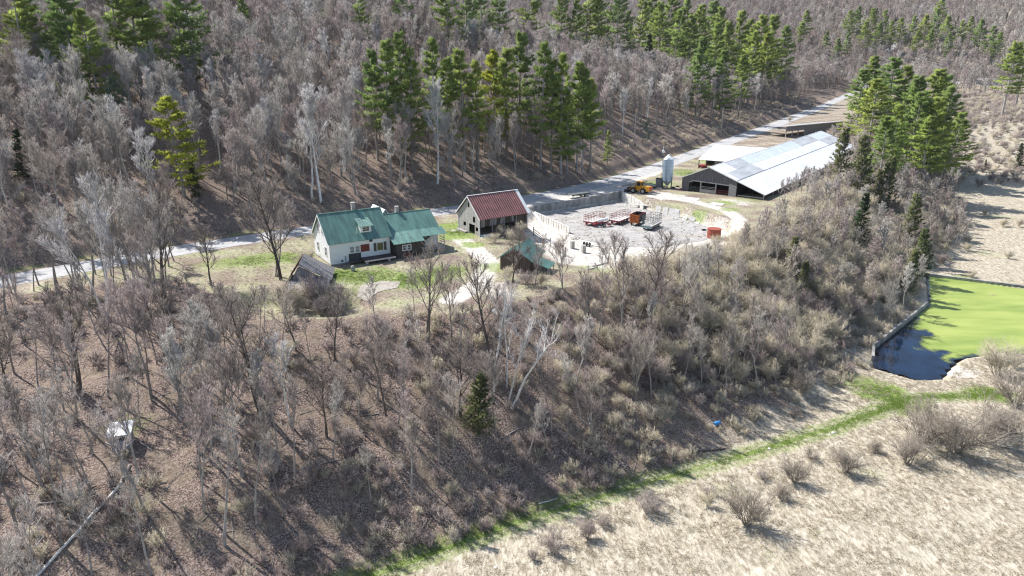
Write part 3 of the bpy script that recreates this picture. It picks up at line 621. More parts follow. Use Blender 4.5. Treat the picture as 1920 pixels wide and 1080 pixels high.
# ------------------------------------------------------------------ sheds by the slope
M_OLDBROWN = mat('old_brown_boards', (.15, .115, .10), .9, var=.5, scale=1.6, stretch=(6, 6, .35), col2=(.07, .055, .05))
G = thing('green_roof_shed', 'small shed with green metal roof behind bare bushes', 'shed', (-2.0, 111.4, -.4), R(-20))
board_wall(G, 'front_wall', lambda x: 2.6 + 1.7 * (1 - abs(x - 2.7) / 2.7), 0, 5.4, 0, M_OLDBROWN, -1.2, [], .3)
board_wall(G, 'side_wall', lambda y: 2.6, 0, 6.5, 5.4, M_OLDBROWN, -1.6, [], .3, 'y')
board_wall(G, 'side_wall', lambda y: 2.6, 0, 6.5, 0, M_OLDBROWN, -1.2, [], .3, 'y')
board_wall(G, 'back_wall', lambda x: 2.6 + 1.7 * (1 - abs(x - 2.7) / 2.7), 0, 5.4, 6.45, M_OLDBROWN, -1.2, [], .3)
MB().ribbed((5.9, -.4, 2.35), (5.9, 6.9, 2.35), (2.7, 6.9, 4.4), (2.7, -.4, 4.4), .06, .4).ribbed((-.5, -.4, 2.35), (-.5, 6.9, 2.35), (2.7, 6.9, 4.4), (2.7, -.4, 4.4), .06, .4).build('roof', M_TEAL, G)
MB().ribbed((8.6, .2, 1.35), (8.6, 3.8, 1.35), (5.7, 3.8, 2.25), (5.7, .2, 2.25), .05, .4).build('lean_to_roof', M_TEAL, G)
for y in (.35, 3.6): MB().box(8.3, 8.45, y, y + .15, -2.5, 1.4).build('post', M_WOODLT, G)
board_wall(G, 'lean_to_wall', lambda y: 1.35, .3, 1.6, 8.45, M_WOOD, -2.4, [], .25, 'y')
Ls = thing('bank_shed', 'small bank shed with reddish roof slope and pale whitewashed lower front', 'shed', (-34.4, 99.6, -.7), R(9))
board_wall(Ls, 'front_wall', lambda x: 1.05, 0, 6.4, 0, M_WOODLT, .25, [], .35)
MB().box(.5, 6.3, .02, .2, -2.6, .28).build('lower_wall', M_CONC, Ls); MB().box(-.1, .5, .02, .3, -2.6, .9).build('corner_post', M_WOODDK, Ls)
MB().box(-.25, 6.6, -.12, -.02, .95, 1.25).build('eave_board', M_TRIM, Ls)
slb = MB(); slb.hexa([(-.3, -.25, 1.2), (6.7, -.25, 1.2), (6.7, 3.4, 1.9), (-.3, 3.4, 1.9)], [(-.3, -.25, 1.28), (6.7, -.25, 1.28), (6.7, 3.4, 1.98), (-.3, 3.4, 1.98)]); slb.build('lean_to_roof', M_WOOD, Ls)
def br(x): return 1.5 + (x + .2) * 1.8 if x < 1.5 else 4.5 - (x - 1.5) * .6
board_wall(Ls, 'gable_wall', lambda x: br(x) - .1, 0, 6.4, 3.3, M_WOOD, .5, [], .35)
board_wall(Ls, 'side_wall', lambda y: 1.4, 3.3, 10, 0, M_BROWNROOF, -1.6, [], .35, 'y'); board_wall(Ls, 'side_wall', lambda y: 1.6 if y > 3.3 else 1.1, 0, 10, 6.4, M_WOODDK, -2.6, [], .35, 'y')
MB().ribbed((-1.0, 10.4, 1.0), (-1.0, 3.0, 1.0), (1.5, 3.0, 4.6), (1.5, 10.4, 4.6), .07, .8).build('roof', M_BROWNROOF, Ls)
MB().ribbed((6.9, 10.4, 1.5), (6.9, 3.0, 1.5), (1.5, 3.0, 4.6), (1.5, 10.4, 4.6), .07, .8).build('roof', M_WOOD, Ls)

Ls.scale = (.9, .9, .9)
# ------------------------------------------------------------------ feed silo
sx, sy = at(1250, 353); SI = thing('feed_silo', 'pale blue steel feed silo with cone top beside the road', 'silo', (sx, sy, 0))
bd = MB()
for i in range(6): bd.tube([(0, 0, 2.2 + i * .98), (0, 0, 3.16 + i * .98)], [1.42, 1.42], 28, False); bd.tube([(0, 0, 3.14 + i * .98), (0, 0, 3.2 + i * .98)], [1.46, 1.46], 28, False)
bd.tube([(0, 0, .9), (0, 0, 2.2)], [.35, 1.42], 28); bd.build('body', M_SILO, SI, smooth=False)
MB().tube([(0, 0, 8.05), (0, 0, 9.1)], [1.5, .35], 28).tube([(0, 0, 9.05), (0, 0, 9.3)], [.4, .3], 16).build('cone_top', M_TIN, SI)
for k in range(6):
    a = k * math.pi / 3 + .2; MB().bar((1.36 * math.cos(a), 1.36 * math.sin(a), -.1), (1.42 * math.cos(a), 1.42 * math.sin(a), 3.2), .14).build('leg', M_GREY, SI)
ld = MB()
for s in (-.2, .2): ld.bar((-1.62, s, .6), (-1.62, s, 10.2), .05)
for i in range(26): ld.bar((-1.62, -.2, .8 + i * .35), (-1.62, .2, .8 + i * .35), .03)
ld.build('ladder', M_GREY, SI)
MB().tube([(-1.62, 0, 9.6), (-1.62, 0, 11.6)], .06).build('mast', M_TRIM, SI)
MB().tube([(-1.7, -.35, 10.2), (-1.7, -.5, 10.2)], [.42, .3], 16).build('dish', M_TRIM, SI)
fb = thing('feed_box', 'dark boarded box standing behind the silo base', 'box', (sx - 3.0, sy + .8, 0), R(-20)); board_wall(fb, 'front_boards', lambda x: 2.5, 0, 1.9, 0, M_WOOD, -.1, [], .3)
MB().box(0, 1.9, .06, 1.5, -.1, 2.4).build('body', M_WOODDK, fb); MB().box(-.1, 2.0, -.1, 1.6, 2.5, 2.6).build('lid', M_WOODDK, fb)

# ------------------------------------------------------------------ yard walls
RW = thing('retaining_wall', 'long grey stained concrete retaining wall along the road side of the yard', 'wall', (0, 0, 0))
a, b = Vector((5.0, 164.5, 0)), Vector((29.4, 182.7, 0)); dv = (b - a).normalized(); nv = Vector((-dv.y, dv.x, 0)); Lw = (b - a).length
cut = [0, 3.9, 7.6, 11.5, 15.4, 19.0, 23.2, 27.2, Lw]
for i, (s0, s1) in enumerate(zip(cut[:-1], cut[1:])):
    zt = [.10, .14, .10, .18, .22, .30, .42, .50][i]; p = a + dv * (s0 + .03); q = a + dv * (s1 - .03); o1 = -nv * (.22 + .04 * (i % 2)); o2 = nv * .2; d1 = Vector((0, 0, -3.0)); t1 = Vector((0, 0, zt)); t2 = Vector((0, 0, zt + rnd.uniform(-.1, .08)))
    MB().hexa([p + o1 + d1, q + o1 + d1, q + o2 + d1, p + o2 + d1], [p + o1 + t1, q + o1 + t2, q + o2 + t2, p + o2 + t1]).build('wall_panel', M_CONC, RW)
W2 = thing('end_wall', 'short sunlit white concrete wall with broken end at the far yard corner', 'wall', (0, 0, 0))
for (x0, y0, x1, y1, h0, h1) in ((29.6, 181.9, 31.4, 177.0, .35, .1), (31.45, 176.9, 32.9, 173.2, .1, -.5), (32.95, 173.1, 33.5, 171.4, -.3, -1.1)):
    d = Vector((x1 - x0, y1 - y0, 0)).normalized(); n_ = Vector((-d.y, d.x, 0)) * .18; p = Vector((x0, y0, 0)); q = Vector((x1, y1, 0))
    MB().hexa([p - n_ + Vector((0, 0, -2.9)), q - n_ + Vector((0, 0, -2.9)), q + n_ + Vector((0, 0, -2.9)), p + n_ + Vector((0, 0, -2.9))], [p - n_ + Vector((0, 0, h0)), q - n_ + Vector((0, 0, h1)), q + n_ + Vector((0, 0, h1)), p + n_ + Vector((0, 0, h0))]).build('wall_panel', M_CONCW, W2)
# leaning slabs
for i, (u, v, w, h, tilt, lab) in enumerate([(1233, 392, 1.5, 2.1, 14, 'narrow white concrete slab, first of the leaning row by the yard mound'), (1246, 394, 1.5, 2.1, 17, 'narrow white concrete slab, second of the leaning row by the yard mound'), (1262, 398, 2.9, 2.2, 18, 'wide white concrete slab leaning against the yard mound'),
                                             (1283, 402, 1.2, 1.2, 30, 'small broken concrete slab beside the wide leaning slab'), (1296, 406, 1.5, 1.3, 25, 'broken concrete slab below the green grass mound'), (1282, 405, 1.1, .7, 55, 'low concrete lump in front of the leaning slabs'), (1306, 411, 1.0, .8, 40, 'last small concrete lump at the mound end')]):
    x, y = at(u, v + 9, YZ); o = MB().hexa([(-w / 2, 0, 0), (w / 2, 0, 0), (w / 2, .3, 0), (-w / 2, .3, 0)], [(-w / 2 + rnd.uniform(0, .2), 0, h), (w / 2 - rnd.uniform(0, .25), 0, h - rnd.uniform(0, .3)), (w / 2 - .1, .3, h - .1), (-w / 2 + .1, .3, h)]).build('concrete_slab', M_CONCW, None, (x, y, YZ - .1))
    o.rotation_euler = (R(-tilt), R(rnd.uniform(-4, 4)), R(-42 + i * 2)); tag(o, lab, 'slab', 'concrete slabs around the yard')
for u, v, w, d_, lab in ((1292, 373, 5.2, 3.4, 'large pale flat concrete slab in front of the long barn'), (1344, 383, 3.4, 3.0, 'pale flat concrete slab below the barn gable'), (1310, 380, 2.2, 1.6, 'small pale flat slab between the two larger ones')):
    x, y = at(u, v, 0); tag(MB().hexa([(-w / 2, -d_ / 2, -.2), (w / 2, -d_ / 2 + .4, -.2), (w / 2 - .3, d_ / 2, -.2), (-w / 2 + .2, d_ / 2, -.2)], [(-w / 2, -d_ / 2, .1), (w / 2, -d_ / 2 + .4, .07), (w / 2 - .3, d_ / 2, .12), (-w / 2 + .2, d_ / 2, .1)]).build('ground_slab', M_CONCW, None, (x, y, hz(x, y)), R(-35)), lab, 'slab')
# plank over the gap in the wall
x, y = at(1213, 375, 0); tag(MB().box(-3.2, 3.2, -.35, .35, 0, .12).build('plank', M_WOODLT, None, (x, y, hz(x, y) + .1), R(-28)), 'pale plank lying above the gap in the yard wall', 'plank')
# white panel barrier
PB = thing('panel_barrier', 'white panelled barrier descending from the red roof barn into the yard', 'barrier', (0, 0, 0))
a, b = Vector((5.4, 160.6, 0)), Vector((12.6, 145.6, 0)); dv = (b - a).normalized(); nv = Vector((-dv.y, dv.x, 0)); n = 14; L_ = (b - a).length / n
for i in range(n):
    p = a + dv * (i * L_ + .09); q = a + dv * ((i + 1) * L_ - .09); t = .05 - .02 * i
    MB().hexa([p - nv * .06 + Vector((0, 0, -2.3)), q - nv * .06 + Vector((0, 0, -2.3)), q + nv * .06 + Vector((0, 0, -2.3)), p + nv * .06 + Vector((0, 0, -2.3))], [p - nv * .06 + Vector((0, 0, t - .55)), q - nv * .06 + Vector((0, 0, t - .55)), q + nv * .06 + Vector((0, 0, t - .55)), p + nv * .06 + Vector((0, 0, t - .55))]).build('panel', M_CONCW, PB)
    c = a + dv * (i * L_); MB().bar(c + Vector((0, 0, -2.4)), c + Vector((0, 0, t - .4)), .12).build('post', M_GREY, PB)
MB().bar(a + Vector((0, 0, -.45)), b + Vector((0, 0, -.72)), .16, .12).build('top_rail', M_TRIM, PB)
# rail fence between barn and green shed
RF = thing('rail_fence', 'grey post and rail fence running from the barn corner past the green shed', 'fence', (0, 0, 0))
fp = [at(u, v, -1.2) for u, v in ((1000, 440), (1018, 447), (1032, 455), (1047, 464), (1060, 472))]
for i, (x, y) in enumerate(fp):
    z = hz(x, y); MB().bar((x, y, z - .3), (x, y, z + 1.9), .16).build('post', M_WOOD, RF)
    if i:
        x0, y0 = fp[i - 1]; z0 = hz(x0, y0)
        for k in (.5, 1.0, 1.5): MB().bar((x0, y0, z0 + k), (x, y, z + k), .05, .14).build('rail', M_WOODLT, RF)
for u, v, lab in ((1073, 466, 'grey block pillar nearer the panel barrier end'), (1094, 474, 'grey block pillar beside the black implement')):
    x, y, z = ground_at(u, v); t = thing('block_pillar', lab, 'pillar', (x, y, z), R(20), 'block pillars by the yard'); 
    for k in range(6): MB().box(-.36, .36, -.36 + .01 * (k % 2), .36, k * .26, k * .26 + .25).build('block', M_BLOCK, t)

# ------------------------------------------------------------------ wheels and vehicles
def wheel(parent, x, y, z, r, w, axis='y', rim=M_RIM, name='wheel'):
    t = MB(); n = 18; prof = [(r * .58, -w / 2), (r * .92, -w / 2), (r, -w * .32), (r, w * .32), (r * .92, w / 2), (r * .58, w / 2)]
    k = len(prof); V = []
    for j in range(n):
        c, s = math.cos(2 * math.pi * j / n), math.sin(2 * math.pi * j / n)
        for pr_, pw_ in prof: V.append((x + pr_ * c, y + pw_, z + pr_ * s) if axis == 'y' else (x + pw_, y + pr_ * c, z + pr_ * s))
    t.add(V, [(j * k + i, ((j + 1) % n) * k + i, ((j + 1) % n) * k + (i + 1) % k, j * k + (i + 1) % k) for j in range(n) for i in range(k)])
    o = t.build(name, M_BLACK, parent)
    e = (0, w * .3, 0) if axis == 'y' else (w * .3, 0, 0); c = Vector((x, y, z))
    MB().tube([c - Vector(e), c + Vector(e)], r * .6, 14).build('rim', rim, o); return o
# wheel loader: +x is forward
lx, ly = at(1199, 362, 0); LO = thing('wheel_loader', 'yellow articulated wheel loader with dark bucket on the gravel by the silo', 'loader', (lx, ly, hz(lx, ly)), R(143))
for x in (-1.45, 1.45):
    for s in (-1, 1): wheel(LO, x, s * .98, .78, .78, .55)
MB().hexa([(-3.1, -.75, .8), (-.5, -.75, .8), (-.5, .75, .8), (-3.1, .75, .8)], [(-3.0, -.7, 2.0), (-.5, -.72, 2.15), (-.5, .72, 2.15), (-3.0, .7, 2.0)]).build('engine_hood', M_YELLOW, LO)
MB().box(-3.3, -3.1, -.8, .8, .9, 2.1).build('radiator_guard', M_ORANGE, LO)
MB().box(-.5, .75, -.62, .62, .7, 1.5).build('chassis', M_YELLOW, LO)
MB().box(.75, 2.3, -.5, .5, .6, 1.35).build('front_frame', M_YELLOW, LO)
cb = MB()
for x in (-.6, .7):
    for s in (-.68, .68): cb.box(x - .06, x + .06, s - .06, s + .06, 1.4, 3.05)
cb.box(-.75, .85, -.78, .78, 3.05, 3.18); cb.box(-.6, .7, -.7, .7, 1.5, 2.0); cab = cb.build('cab', M_YELLOW, LO)
MB().box(-.54, .64, -.66, .66, 2.02, 3.0).build('glass', M_GLASS, cab)
for s in (-1, 1): MB().bar((.9, s * .55, 2.0), (2.4, s * .55, 1.2), .16, .3).bar((2.4, s * .55, 1.2), (3.1, s * .55, .5), .16, .3).build('lift_arm', M_YELLOW, LO)
MB().prism([(3.0, .15), (4.2, .02), (4.25, .1), (3.25, .35), (3.1, 1.0), (3.35, 1.35), (3.2, 1.4), (2.9, .95)], -1.25, 1.25).box(3.0, 3.9, -1.28, -1.22, .12, .9).box(3.0, 3.9, 1.22, 1.28, .12, .9).build('bucket', M_STEEL, LO)
MB().tube([(-1.9, .3, 2.0), (-1.9, .3, 2.9)], .07).build('exhaust', M_STEEL, LO)
MB().box(-1.0, -.6, .75, 1.15, 1.5, 1.62).box(-1.0, -.6, -1.15, -.75, 1.5, 1.62).build('fender', M_YELLOW, LO)

def hay_wagon(name, label, loc, ang, L, Wd, mf, m_bed, slats, end_h, side_h, plate=None):
    t = thing(name, label, 'wagon', loc, ang, 'farm wagons in the yard')
    MB().box(0, L, 0, Wd, .95, 1.06).build('bed', m_bed, t)
    fr = MB().box(0, L, -.08, .02, .72, .96).box(0, L, Wd - .02, Wd + .08, .72, .96).box(-.1, .0, -.08, Wd + .08, .72, .98).box(L, L + .1, -.08, Wd + .08, .72, .98).box(.6, L - .6, Wd * .4, Wd * .6, .6, .72); fr.build('chassis', mf, t)
    for x in (.9, L - .9):
        for y in (.25, Wd - .25): wheel(t, x, y, .38, .38, .26, 'y')
    for x in (0, L):
        g = MB(); n = max(4, slats)
        for i in range(n + 1): y = Wd * i / n; g.bar((x, y, 1.0), (x, y, 1.0 + end_h), .04)
        for z in (.35, .7, 1.0): g.bar((x, 0, 1.0 + end_h * z), (x, Wd, 1.0 + end_h * z), .045, .06)
        g.build('end_rack', mf, t)
    for y in (0, Wd):
        g = MB(); n = max(5, slats + 2)
        for i in range(n + 1): x = L * i / n; g.bar((x, y, 1.0), (x, y, 1.0 + side_h), .035)
        for z in ((.33, .66, 1.0) if side_h < 1.5 else (.2, .4, .6, .8, 1.0)): g.bar((0, y, 1.0 + side_h * z), (L, y, 1.0 + side_h * z), .04, .06)
        g.build('side_rack', mf, t)
    MB().bar((0, Wd / 2, .65), (-1.7, Wd / 2, .45), .09).build('drawbar', mf, t)
    if plate:
        q = MB().box(-.14, -.1, 0, Wd, .55, 1.1).build('end_plate', plate, t)
        for i in range(6): MB().box(-.16, -.14, .2 + i * .38, .42 + i * .38, .78, .95).build('vent', M_STEEL, q)
    return t
hay_wagon('hay_wagon', 'faded red open hay wagon standing nearest the panel barrier', (18.4, 152.0, YZ + .05), R(50), 5.2, 2.5, M_RUSTRED, M_CONCW, 6, 1.5, 1.4)
hay_wagon('hay_wagon', 'faded red open hay wagon in the middle of the yard', (24.6, 153.2, YZ + .05), R(55), 5.6, 2.5, M_RUSTRED, M_CONCW, 6, 1.6, 1.3)
hay_wagon('stake_wagon', 'grey slatted stake wagon with pale green end plate', (31.0, 147.8, YZ + .05), R(57), 5.6, 2.4, M_GREY, M_WOODLT, 5, 2.1, 2.1, M_MINT)
FW = thing('forage_wagon', 'orange forage box wagon standing beside the grey stake wagon', 'wagon', (28.9, 152.2, YZ + .05), R(57), 'farm wagons in the yard')
MB().box(.1, 4.0, 0, .06, .9, 2.6).box(.1, 4.0, 2.24, 2.3, .9, 2.6).box(3.94, 4.0, .06, 2.24, .9, 2.6).box(.1, 4.0, .06, 2.24, .85, .95).build('box_side', M_WOODDK, FW)
for i in range(5): MB().box(0, .1, -.02, 2.32, .75 + i * .38, 1.07 + i * .38).build('end_board', M_ORANGE, FW)
for y in (.3, 1.15, 2.0): MB().box(-.08, 0, y - .08, y + .08, .6, 2.6).build('rib', M_ORANGE, FW)
MB().bar((.2, .1, 2.62), (3.9, .1, 2.62), .1).bar((.2, 2.2, 2.62), (3.9, 2.2, 2.62), .1).build('top_rail', M_RUSTRED, FW)
for x in (.8, 3.2):
    for y in (.2, 2.1): wheel(FW, x, y, .4, .4, .26)
MB().bar((0, 1.15, .6), (-1.5, 1.15, .4), .1).build('drawbar', M_STEEL, FW)
tx, ty = at(1129, 425, YZ); TP = thing('tank_pump', 'white tank on a low red wheeled frame in front of the red wagons', 'pump', (tx, ty, YZ + .05), R(20))
MB().tube([(-1.3, 0, 1.35), (-1.2, 0, 1.38), (1.2, 0, 1.68), (1.3, 0, 1.7)], [.1, .34, .34, .1], 16).build('tank', M_TRIM, TP)
MB().bar((-2.0, -.3, .75), (1.6, -.3, .95), .14).bar((-2.0, .3, .75), (1.6, .3, .95), .14).bar((-1.9, -.4, .7), (-1.6, -.4, 1.5), .12).box(-2.2, -1.6, -.4, .4, .5, .9).box(1.4, 2.0, -.4, .3, .25, .6).build('frame', M_RUSTRED, TP)
for y in (-.75, .75): wheel(TP, .1, y, .42, .42, .3)
MB().bar((1.3, 0, 1.0), (2.0, .2, 1.5), .2).build('hose_reel', M_GREY, TP)
tx, ty = at(1338, 446, YZ); RT = thing('rusty_tank', 'open topped rusty red round tank at the yard edge', 'tank', (tx, ty, hz(tx, ty)))
MB().tube([(0, 0, -.3), (0, 0, 2.0)], 1.42, 26).tube([(0, 0, 1.94), (0, 0, 2.06)], 1.48, 26).tube([(0, 0, .9), (0, 0, .98)], 1.45, 26, False).build('shell', M_RUST, RT)
tx, ty = at(1085, 370, 0); FT = thing('flat_trailer', 'low flat trailer frame parked above the retaining wall', 'trailer', (tx, ty, hz(tx, ty)), R(36))
MB().box(-3.2, 3.2, -1.0, 1.0, .95, 1.08).build('deck', M_GREY, FT); MB().box(-3.2, 3.2, -1.04, -1.0, .8, 1.1).box(-3.2, 3.2, 1.0, 1.04, .8, 1.1).build('side_rail', M_STEEL, FT)
for x in (-2.6, -1.4): MB().box(x, x + .12, -.95, -.85, 0, .95).box(x, x + .12, .85, .95, 0, .95).build('leg', M_TRIM, FT)
for y in (-.9, .9): wheel(FT, 1.4, y, .4, .4, .25)
tx, ty, tz = ground_at(1103, 462); im = thing('black_implement', 'black wheeled implement lying beside the block pillars', 'implement', (tx, ty, tz), R(-35))
for i, x in enumerate((-1.0, -.35, .3)): wheel(im, x, 0, .45, .42, .2, 'x')
MB().bar((-1.2, 0, .45), (2.4, 0, .25), .09).build('bar', M_STEEL, im)
x, y, z = ground_at(913, 443); tag(MB().hexa([(-1.4, -.5, 0), (1.4, -.6, 0), (1.2, .6, 0), (-1.3, .5, 0)], [(-1.2, -.4, .25), (1.1, -.3, .5), (.9, .4, .35), (-1.1, .3, .3)]).build('tarp', mat('pale_blue_tarp', (.45, .55, .62), .6), None, (x, y, z - .03), R(20)), 'pale blue tarp heap at the red roof barn corner', 'tarp')
# well head by the house
x, y, z = ground_at(662, 508); tag(MB().tube([(0, 0, -.2), (0, 0, .75), (0, 0, .95)], [.36, .36, .2], 14).build('well_cap', M_CONC, None, (x, y, z)), 'round concrete well cap in front of the farmhouse', 'well')
tag(sheet('garden_bed', [at(u, v) for u, v in ((668, 545), (690, 552), (745, 540), (752, 528), (715, 527), (680, 534))], mat('grey_ash', (.44, .40, .36), .95, scale=3, col2=(.27, .24, .19)), .06, sub=.5), 'flat grey garden bed on the lawn in front of the house', 'garden bed')
# blind in the wood
x, y, z = ground_at(232, 836); BL = thing('deer_blind', 'small grey hut with white slanted roof among the trees on the slope', 'hut', (x, y, z), R(18))
MB().box(-1.0, 1.0, -.9, .9, .0, 1.1).box(-1.0, -.7, -.9, .9, 1.1, 1.6).box(.7, 1.0, -.9, .9, 1.1, 1.6).box(-.7, .7, .6, .9, 1.1, 1.6).box(-1.0, 1.0, -.9, .9, 1.6, 1.95).build('wall', mat('grey_panel', (.36, .37, .39), .8), BL)
MB().hexa([(-1.3, -1.25, 1.95), (1.25, -1.25, 1.95), (1.25, 1.3, 2.45), (-1.3, 1.3, 2.45)], [(-1.3, -1.25, 2.03), (1.25, -1.25, 2.03), (1.25, 1.3, 2.53), (-1.3, 1.3, 2.53)]).build('roof', M_TRIM, BL)
MB().box(-.69, .69, -.7, .55, 1.1, 1.15).build('sill', M_STEEL, BL)
x, y, z = ground_at(1344, 797); tag(MB().tube([(-.45, 0, .27), (-.4, 0, .29), (.4, 0, .29), (.45, 0, .27)], [.26, .29, .29, .26], 14).build('barrel', mat('blue_plastic', (.06, .27, .60), .4), None, (x, y, z), R(25)), 'bright blue plastic barrel lying in the straw below the slope', 'barrel')
x, y, z = ground_at(935, 590); tag(MB().box(-1.1, 1.1, -.7, .7, 0, .08).build('board_sheet', M_WOODLT, None, (x, y, z + .5), R(40)), 'pale grey board sheet resting beside the tall dead trunk', 'board').rotation_euler = (R(28), 0, R(50))
for u, v, ln, ang, lab in ((1125, 497, 5, 42, 'pale long beam lying on the grass below the yard'), (1108, 505, 3, 36, 'short pale beam lying near the green lean-to')):
    x, y, z = ground_at(u, v); tag(MB().box(-ln / 2, ln / 2, -.15, .15, 0, .25).box(-ln / 2, ln / 2 - 1, .2, .45, 0, .2).build('beam', M_WOODLT, None, (x, y, z), R(ang)), lab, 'beam')

# ------------------------------------------------------------------ utility poles and wires
tops = []; POLES = []
for u, v, h, lab in ((1189, 274, 11.5, 'grey utility pole by the road opposite the silo'), (1352, 250, 11, 'pale utility pole by the road below the tall pines'), (1757, 153, 9.5, 'distant pale utility pole beside the far lane')):
    x, y, z = ground_at(u, v); POLES.append((x, y, 4.5)); t = thing('utility_pole', lab, 'pole', (x, y, z), R(30), 'utility poles')
    MB().tube([(0, 0, -.5), (0, 0, h)], [.17, .12], 8).build('pole', M_POLE, t); MB().bar((-.9, 0, h - .7), (.9, 0, h - .7), .1, .12).build('crossarm', M_POLE, t)
    if v > 260: MB().tube([(.3, 0, h - 2.2), (.3, 0, h - 1.3)], .22, 10).build('transformer', M_GREY, t)
    for s in (-.8, 0, .8): MB().tube([(s, 0, h - .62), (s, 0, h - .42)], .06, 6).build('insulator', M_GREY, t)
    tops.append(Vector((x, y, z + h - .4)))
w = MB(); p, q = tops[0], tops[1]
pts = [p.lerp(q, i / 14) - Vector((0, 0, 2.2 * (1 - (2 * i / 14 - 1) ** 2))) for i in range(15)]; w.tube(pts, .015, 4)
tag(w.build('power_line', M_STEEL, None), 'thin dark power line sagging between the two road poles', 'wire')

# ------------------------------------------------------------------ pond edges and far things
PW = thing('pond_wall', 'long pale concrete edge along the meadow side of the pond', 'wall', (0, 0, 0))
pw = densify([(101.0, 160.4), (118, 150.8), (150, 131.8)], 6)
for p, q in zip(pw[:-1], pw[1:]):
    MB().bar((*p, -16.2), (*q, -16.2), .5, 1.0).build('wall_section', M_CONC, PW)
PW2 = thing('pond_side_wall', 'grey stone edge along the wooded side of the pond', 'wall', (0, 0, 0))
pw = densify([(63.5, 110), (66.3, 115.4), (78.5, 127.4), (89.8, 138.8)], 2.5)
for p, q in zip(pw[:-1], pw[1:]):
    MB().bar((*p, -16.15 + rnd.uniform(-.06, .06)), (*q, -16.15 + rnd.uniform(-.05, .05)), .45, 1.5).build('wall_section', M_CONC, PW2)
fl = np.array([ground_at(u, v)[:2] for u, v in ((1640, 160), (1700, 157), (1760, 155), (1830, 156), (1900, 158))])
fl = smooth(densify([tuple(p) for p in fl], 4), 30)
structure(strip('far_lane', fl, [(-3, 0), (3, 0)], .25, m_road), 'pale lane crossing behind the red brush in the distance')
x, y, z = ground_at(1850, 158); FH = thing('far_house', 'distant low pale house with long white roof half hidden by trees', 'house', (x, y, z), R(8))
MB().prism([(0, 0), (8, 0), (8, 3.2), (4, 4.8), (0, 3.2)], -11, 11, 'x').build('wall', M_WHITE, FH)
fr_ = MB(); slab(fr_, -11.5, 11.5, -.6, 3.1, 4, 5.0); slab(fr_, -11.5, 11.5, 8.6, 3.1, 4, 5.0); fr_.build('roof', M_TIN, FH)
for x in (-8, -4, 3, 7): window(FH, x, 0, 1.0, 1.4, 1.3, 'f')
box('door', M_RUSTRED, FH, -.6, .6, -.06, .02, 0, 2.1)
x, y, z = ground_at(1863, 168); v_ = thing('far_red_trailer', 'small distant red trailer in front of the far house', 'trailer', (x, y, z), R(15)); MB().box(-2, 2, -1, 1, .5, 2.2).build('body', M_RUST, v_)
for y in (-.9, .9): wheel(v_, 0, y, .35, .35, .2)

# ------------------------------------------------------------------ vegetation: mesh growth
def _frames(D):
    u = np.where(np.abs(D[:, 2:3]) < .9, np.array([[0, 0, 1.]]), np.array([[1., 0, 0]]))
    a = np.cross(D, u); a /= np.linalg.norm(a, axis=1)[:, None] + 1e-9; return a, np.cross(a, D)
def spikes(P, Q, r, n=3):
    """tapered twigs: n-sided base, pointed tip"""
    D = Q - P; D = D / (np.linalg.norm(D, axis=1)[:, None] + 1e-9); a, b = _frames(D); r = np.broadcast_to(np.asarray(r, float), (len(P),))[:, None]
    V = [P + r * (a * math.cos(2 * math.pi * j / n) + b * math.sin(2 * math.pi * j / n)) for j in range(n)] + [Q]
    V = np.stack(V, 1); k = np.arange(len(P))[:, None] * (n + 1)
    T = np.concatenate([k + np.array([[j, (j + 1) % n, n]]) for j in range(n)], 0)
    return V.reshape(-1, 3), T
def tubes(P, Q, r0, r1, n=5):
    D = Q - P; D = D / (np.linalg.norm(D, axis=1)[:, None] + 1e-9); a, b = _frames(D); r0 = np.asarray(r0, float)[:, None]; r1 = np.asarray(r1, float)[:, None]
    cs = [(math.cos(2 * math.pi * j / n), math.sin(2 * math.pi * j / n)) for j in range(n)]
    V = np.stack([P + r0 * (a * c + b * s) for c, s in cs] + [Q + r1 * (a * c + b * s) for c, s in cs], 1)
    k = np.arange(len(P))[:, None] * (2 * n)
    T = np.concatenate([k + np.array([[j, (j + 1) % n, n + (j + 1) % n]]) for j in range(n)] + [k + np.array([[j, n + (j + 1) % n, n + j]]) for j in range(n)], 0)
    return V.reshape(-1, 3), T
def merge(parts):
    V = []; T = []; k = 0
    for v, t in parts:
        if len(v): V.append(v); T.append(t + k); k += len(v)
    return np.concatenate(V), np.concatenate(T)
def unit(v): return v / (np.linalg.norm(v, axis=-1, keepdims=True) + 1e-9)
def path(g, p, d, L, n, bend, wob):
    """a wandering shoot: points and directions"""
    P = [p]; d = unit(d)
    for i in range(n):
        d = unit(d + g.normal(0, wob, 3) + np.array([0, 0, bend])); P.append(P[-1] + d * L / n)
    return np.array(P)
def chain(P, r0, r1):
    r = np.linspace(r0, r1, len(P)); return P[:-1], P[1:], r[:-1], r[1:]
def off(g, base, dirs, n, lo, hi, ang, up, lmin, lmax, scale):
    """n shoots from every parent segment-run (base points, dirs, parent length)"""
    P = np.repeat(base, n, 0); D = np.repeat(dirs, n, 0); Lp = np.repeat(scale, n)
    t = g.uniform(lo, hi, len(P)); O = P + D * (Lp * t)[:, None]
    side = g.normal(0, 1, P.shape); side -= (side * D).sum(1)[:, None] * D; side = unit(side)
    nd = unit(D * math.cos(ang) + side * math.sin(ang) * g.uniform(.6, 1.3, len(P))[:, None] + np.array([0, 0, up]))
    L = Lp * g.uniform(lmin, lmax, len(P)) * (1.12 - .5 * t)
    return O, nd, L
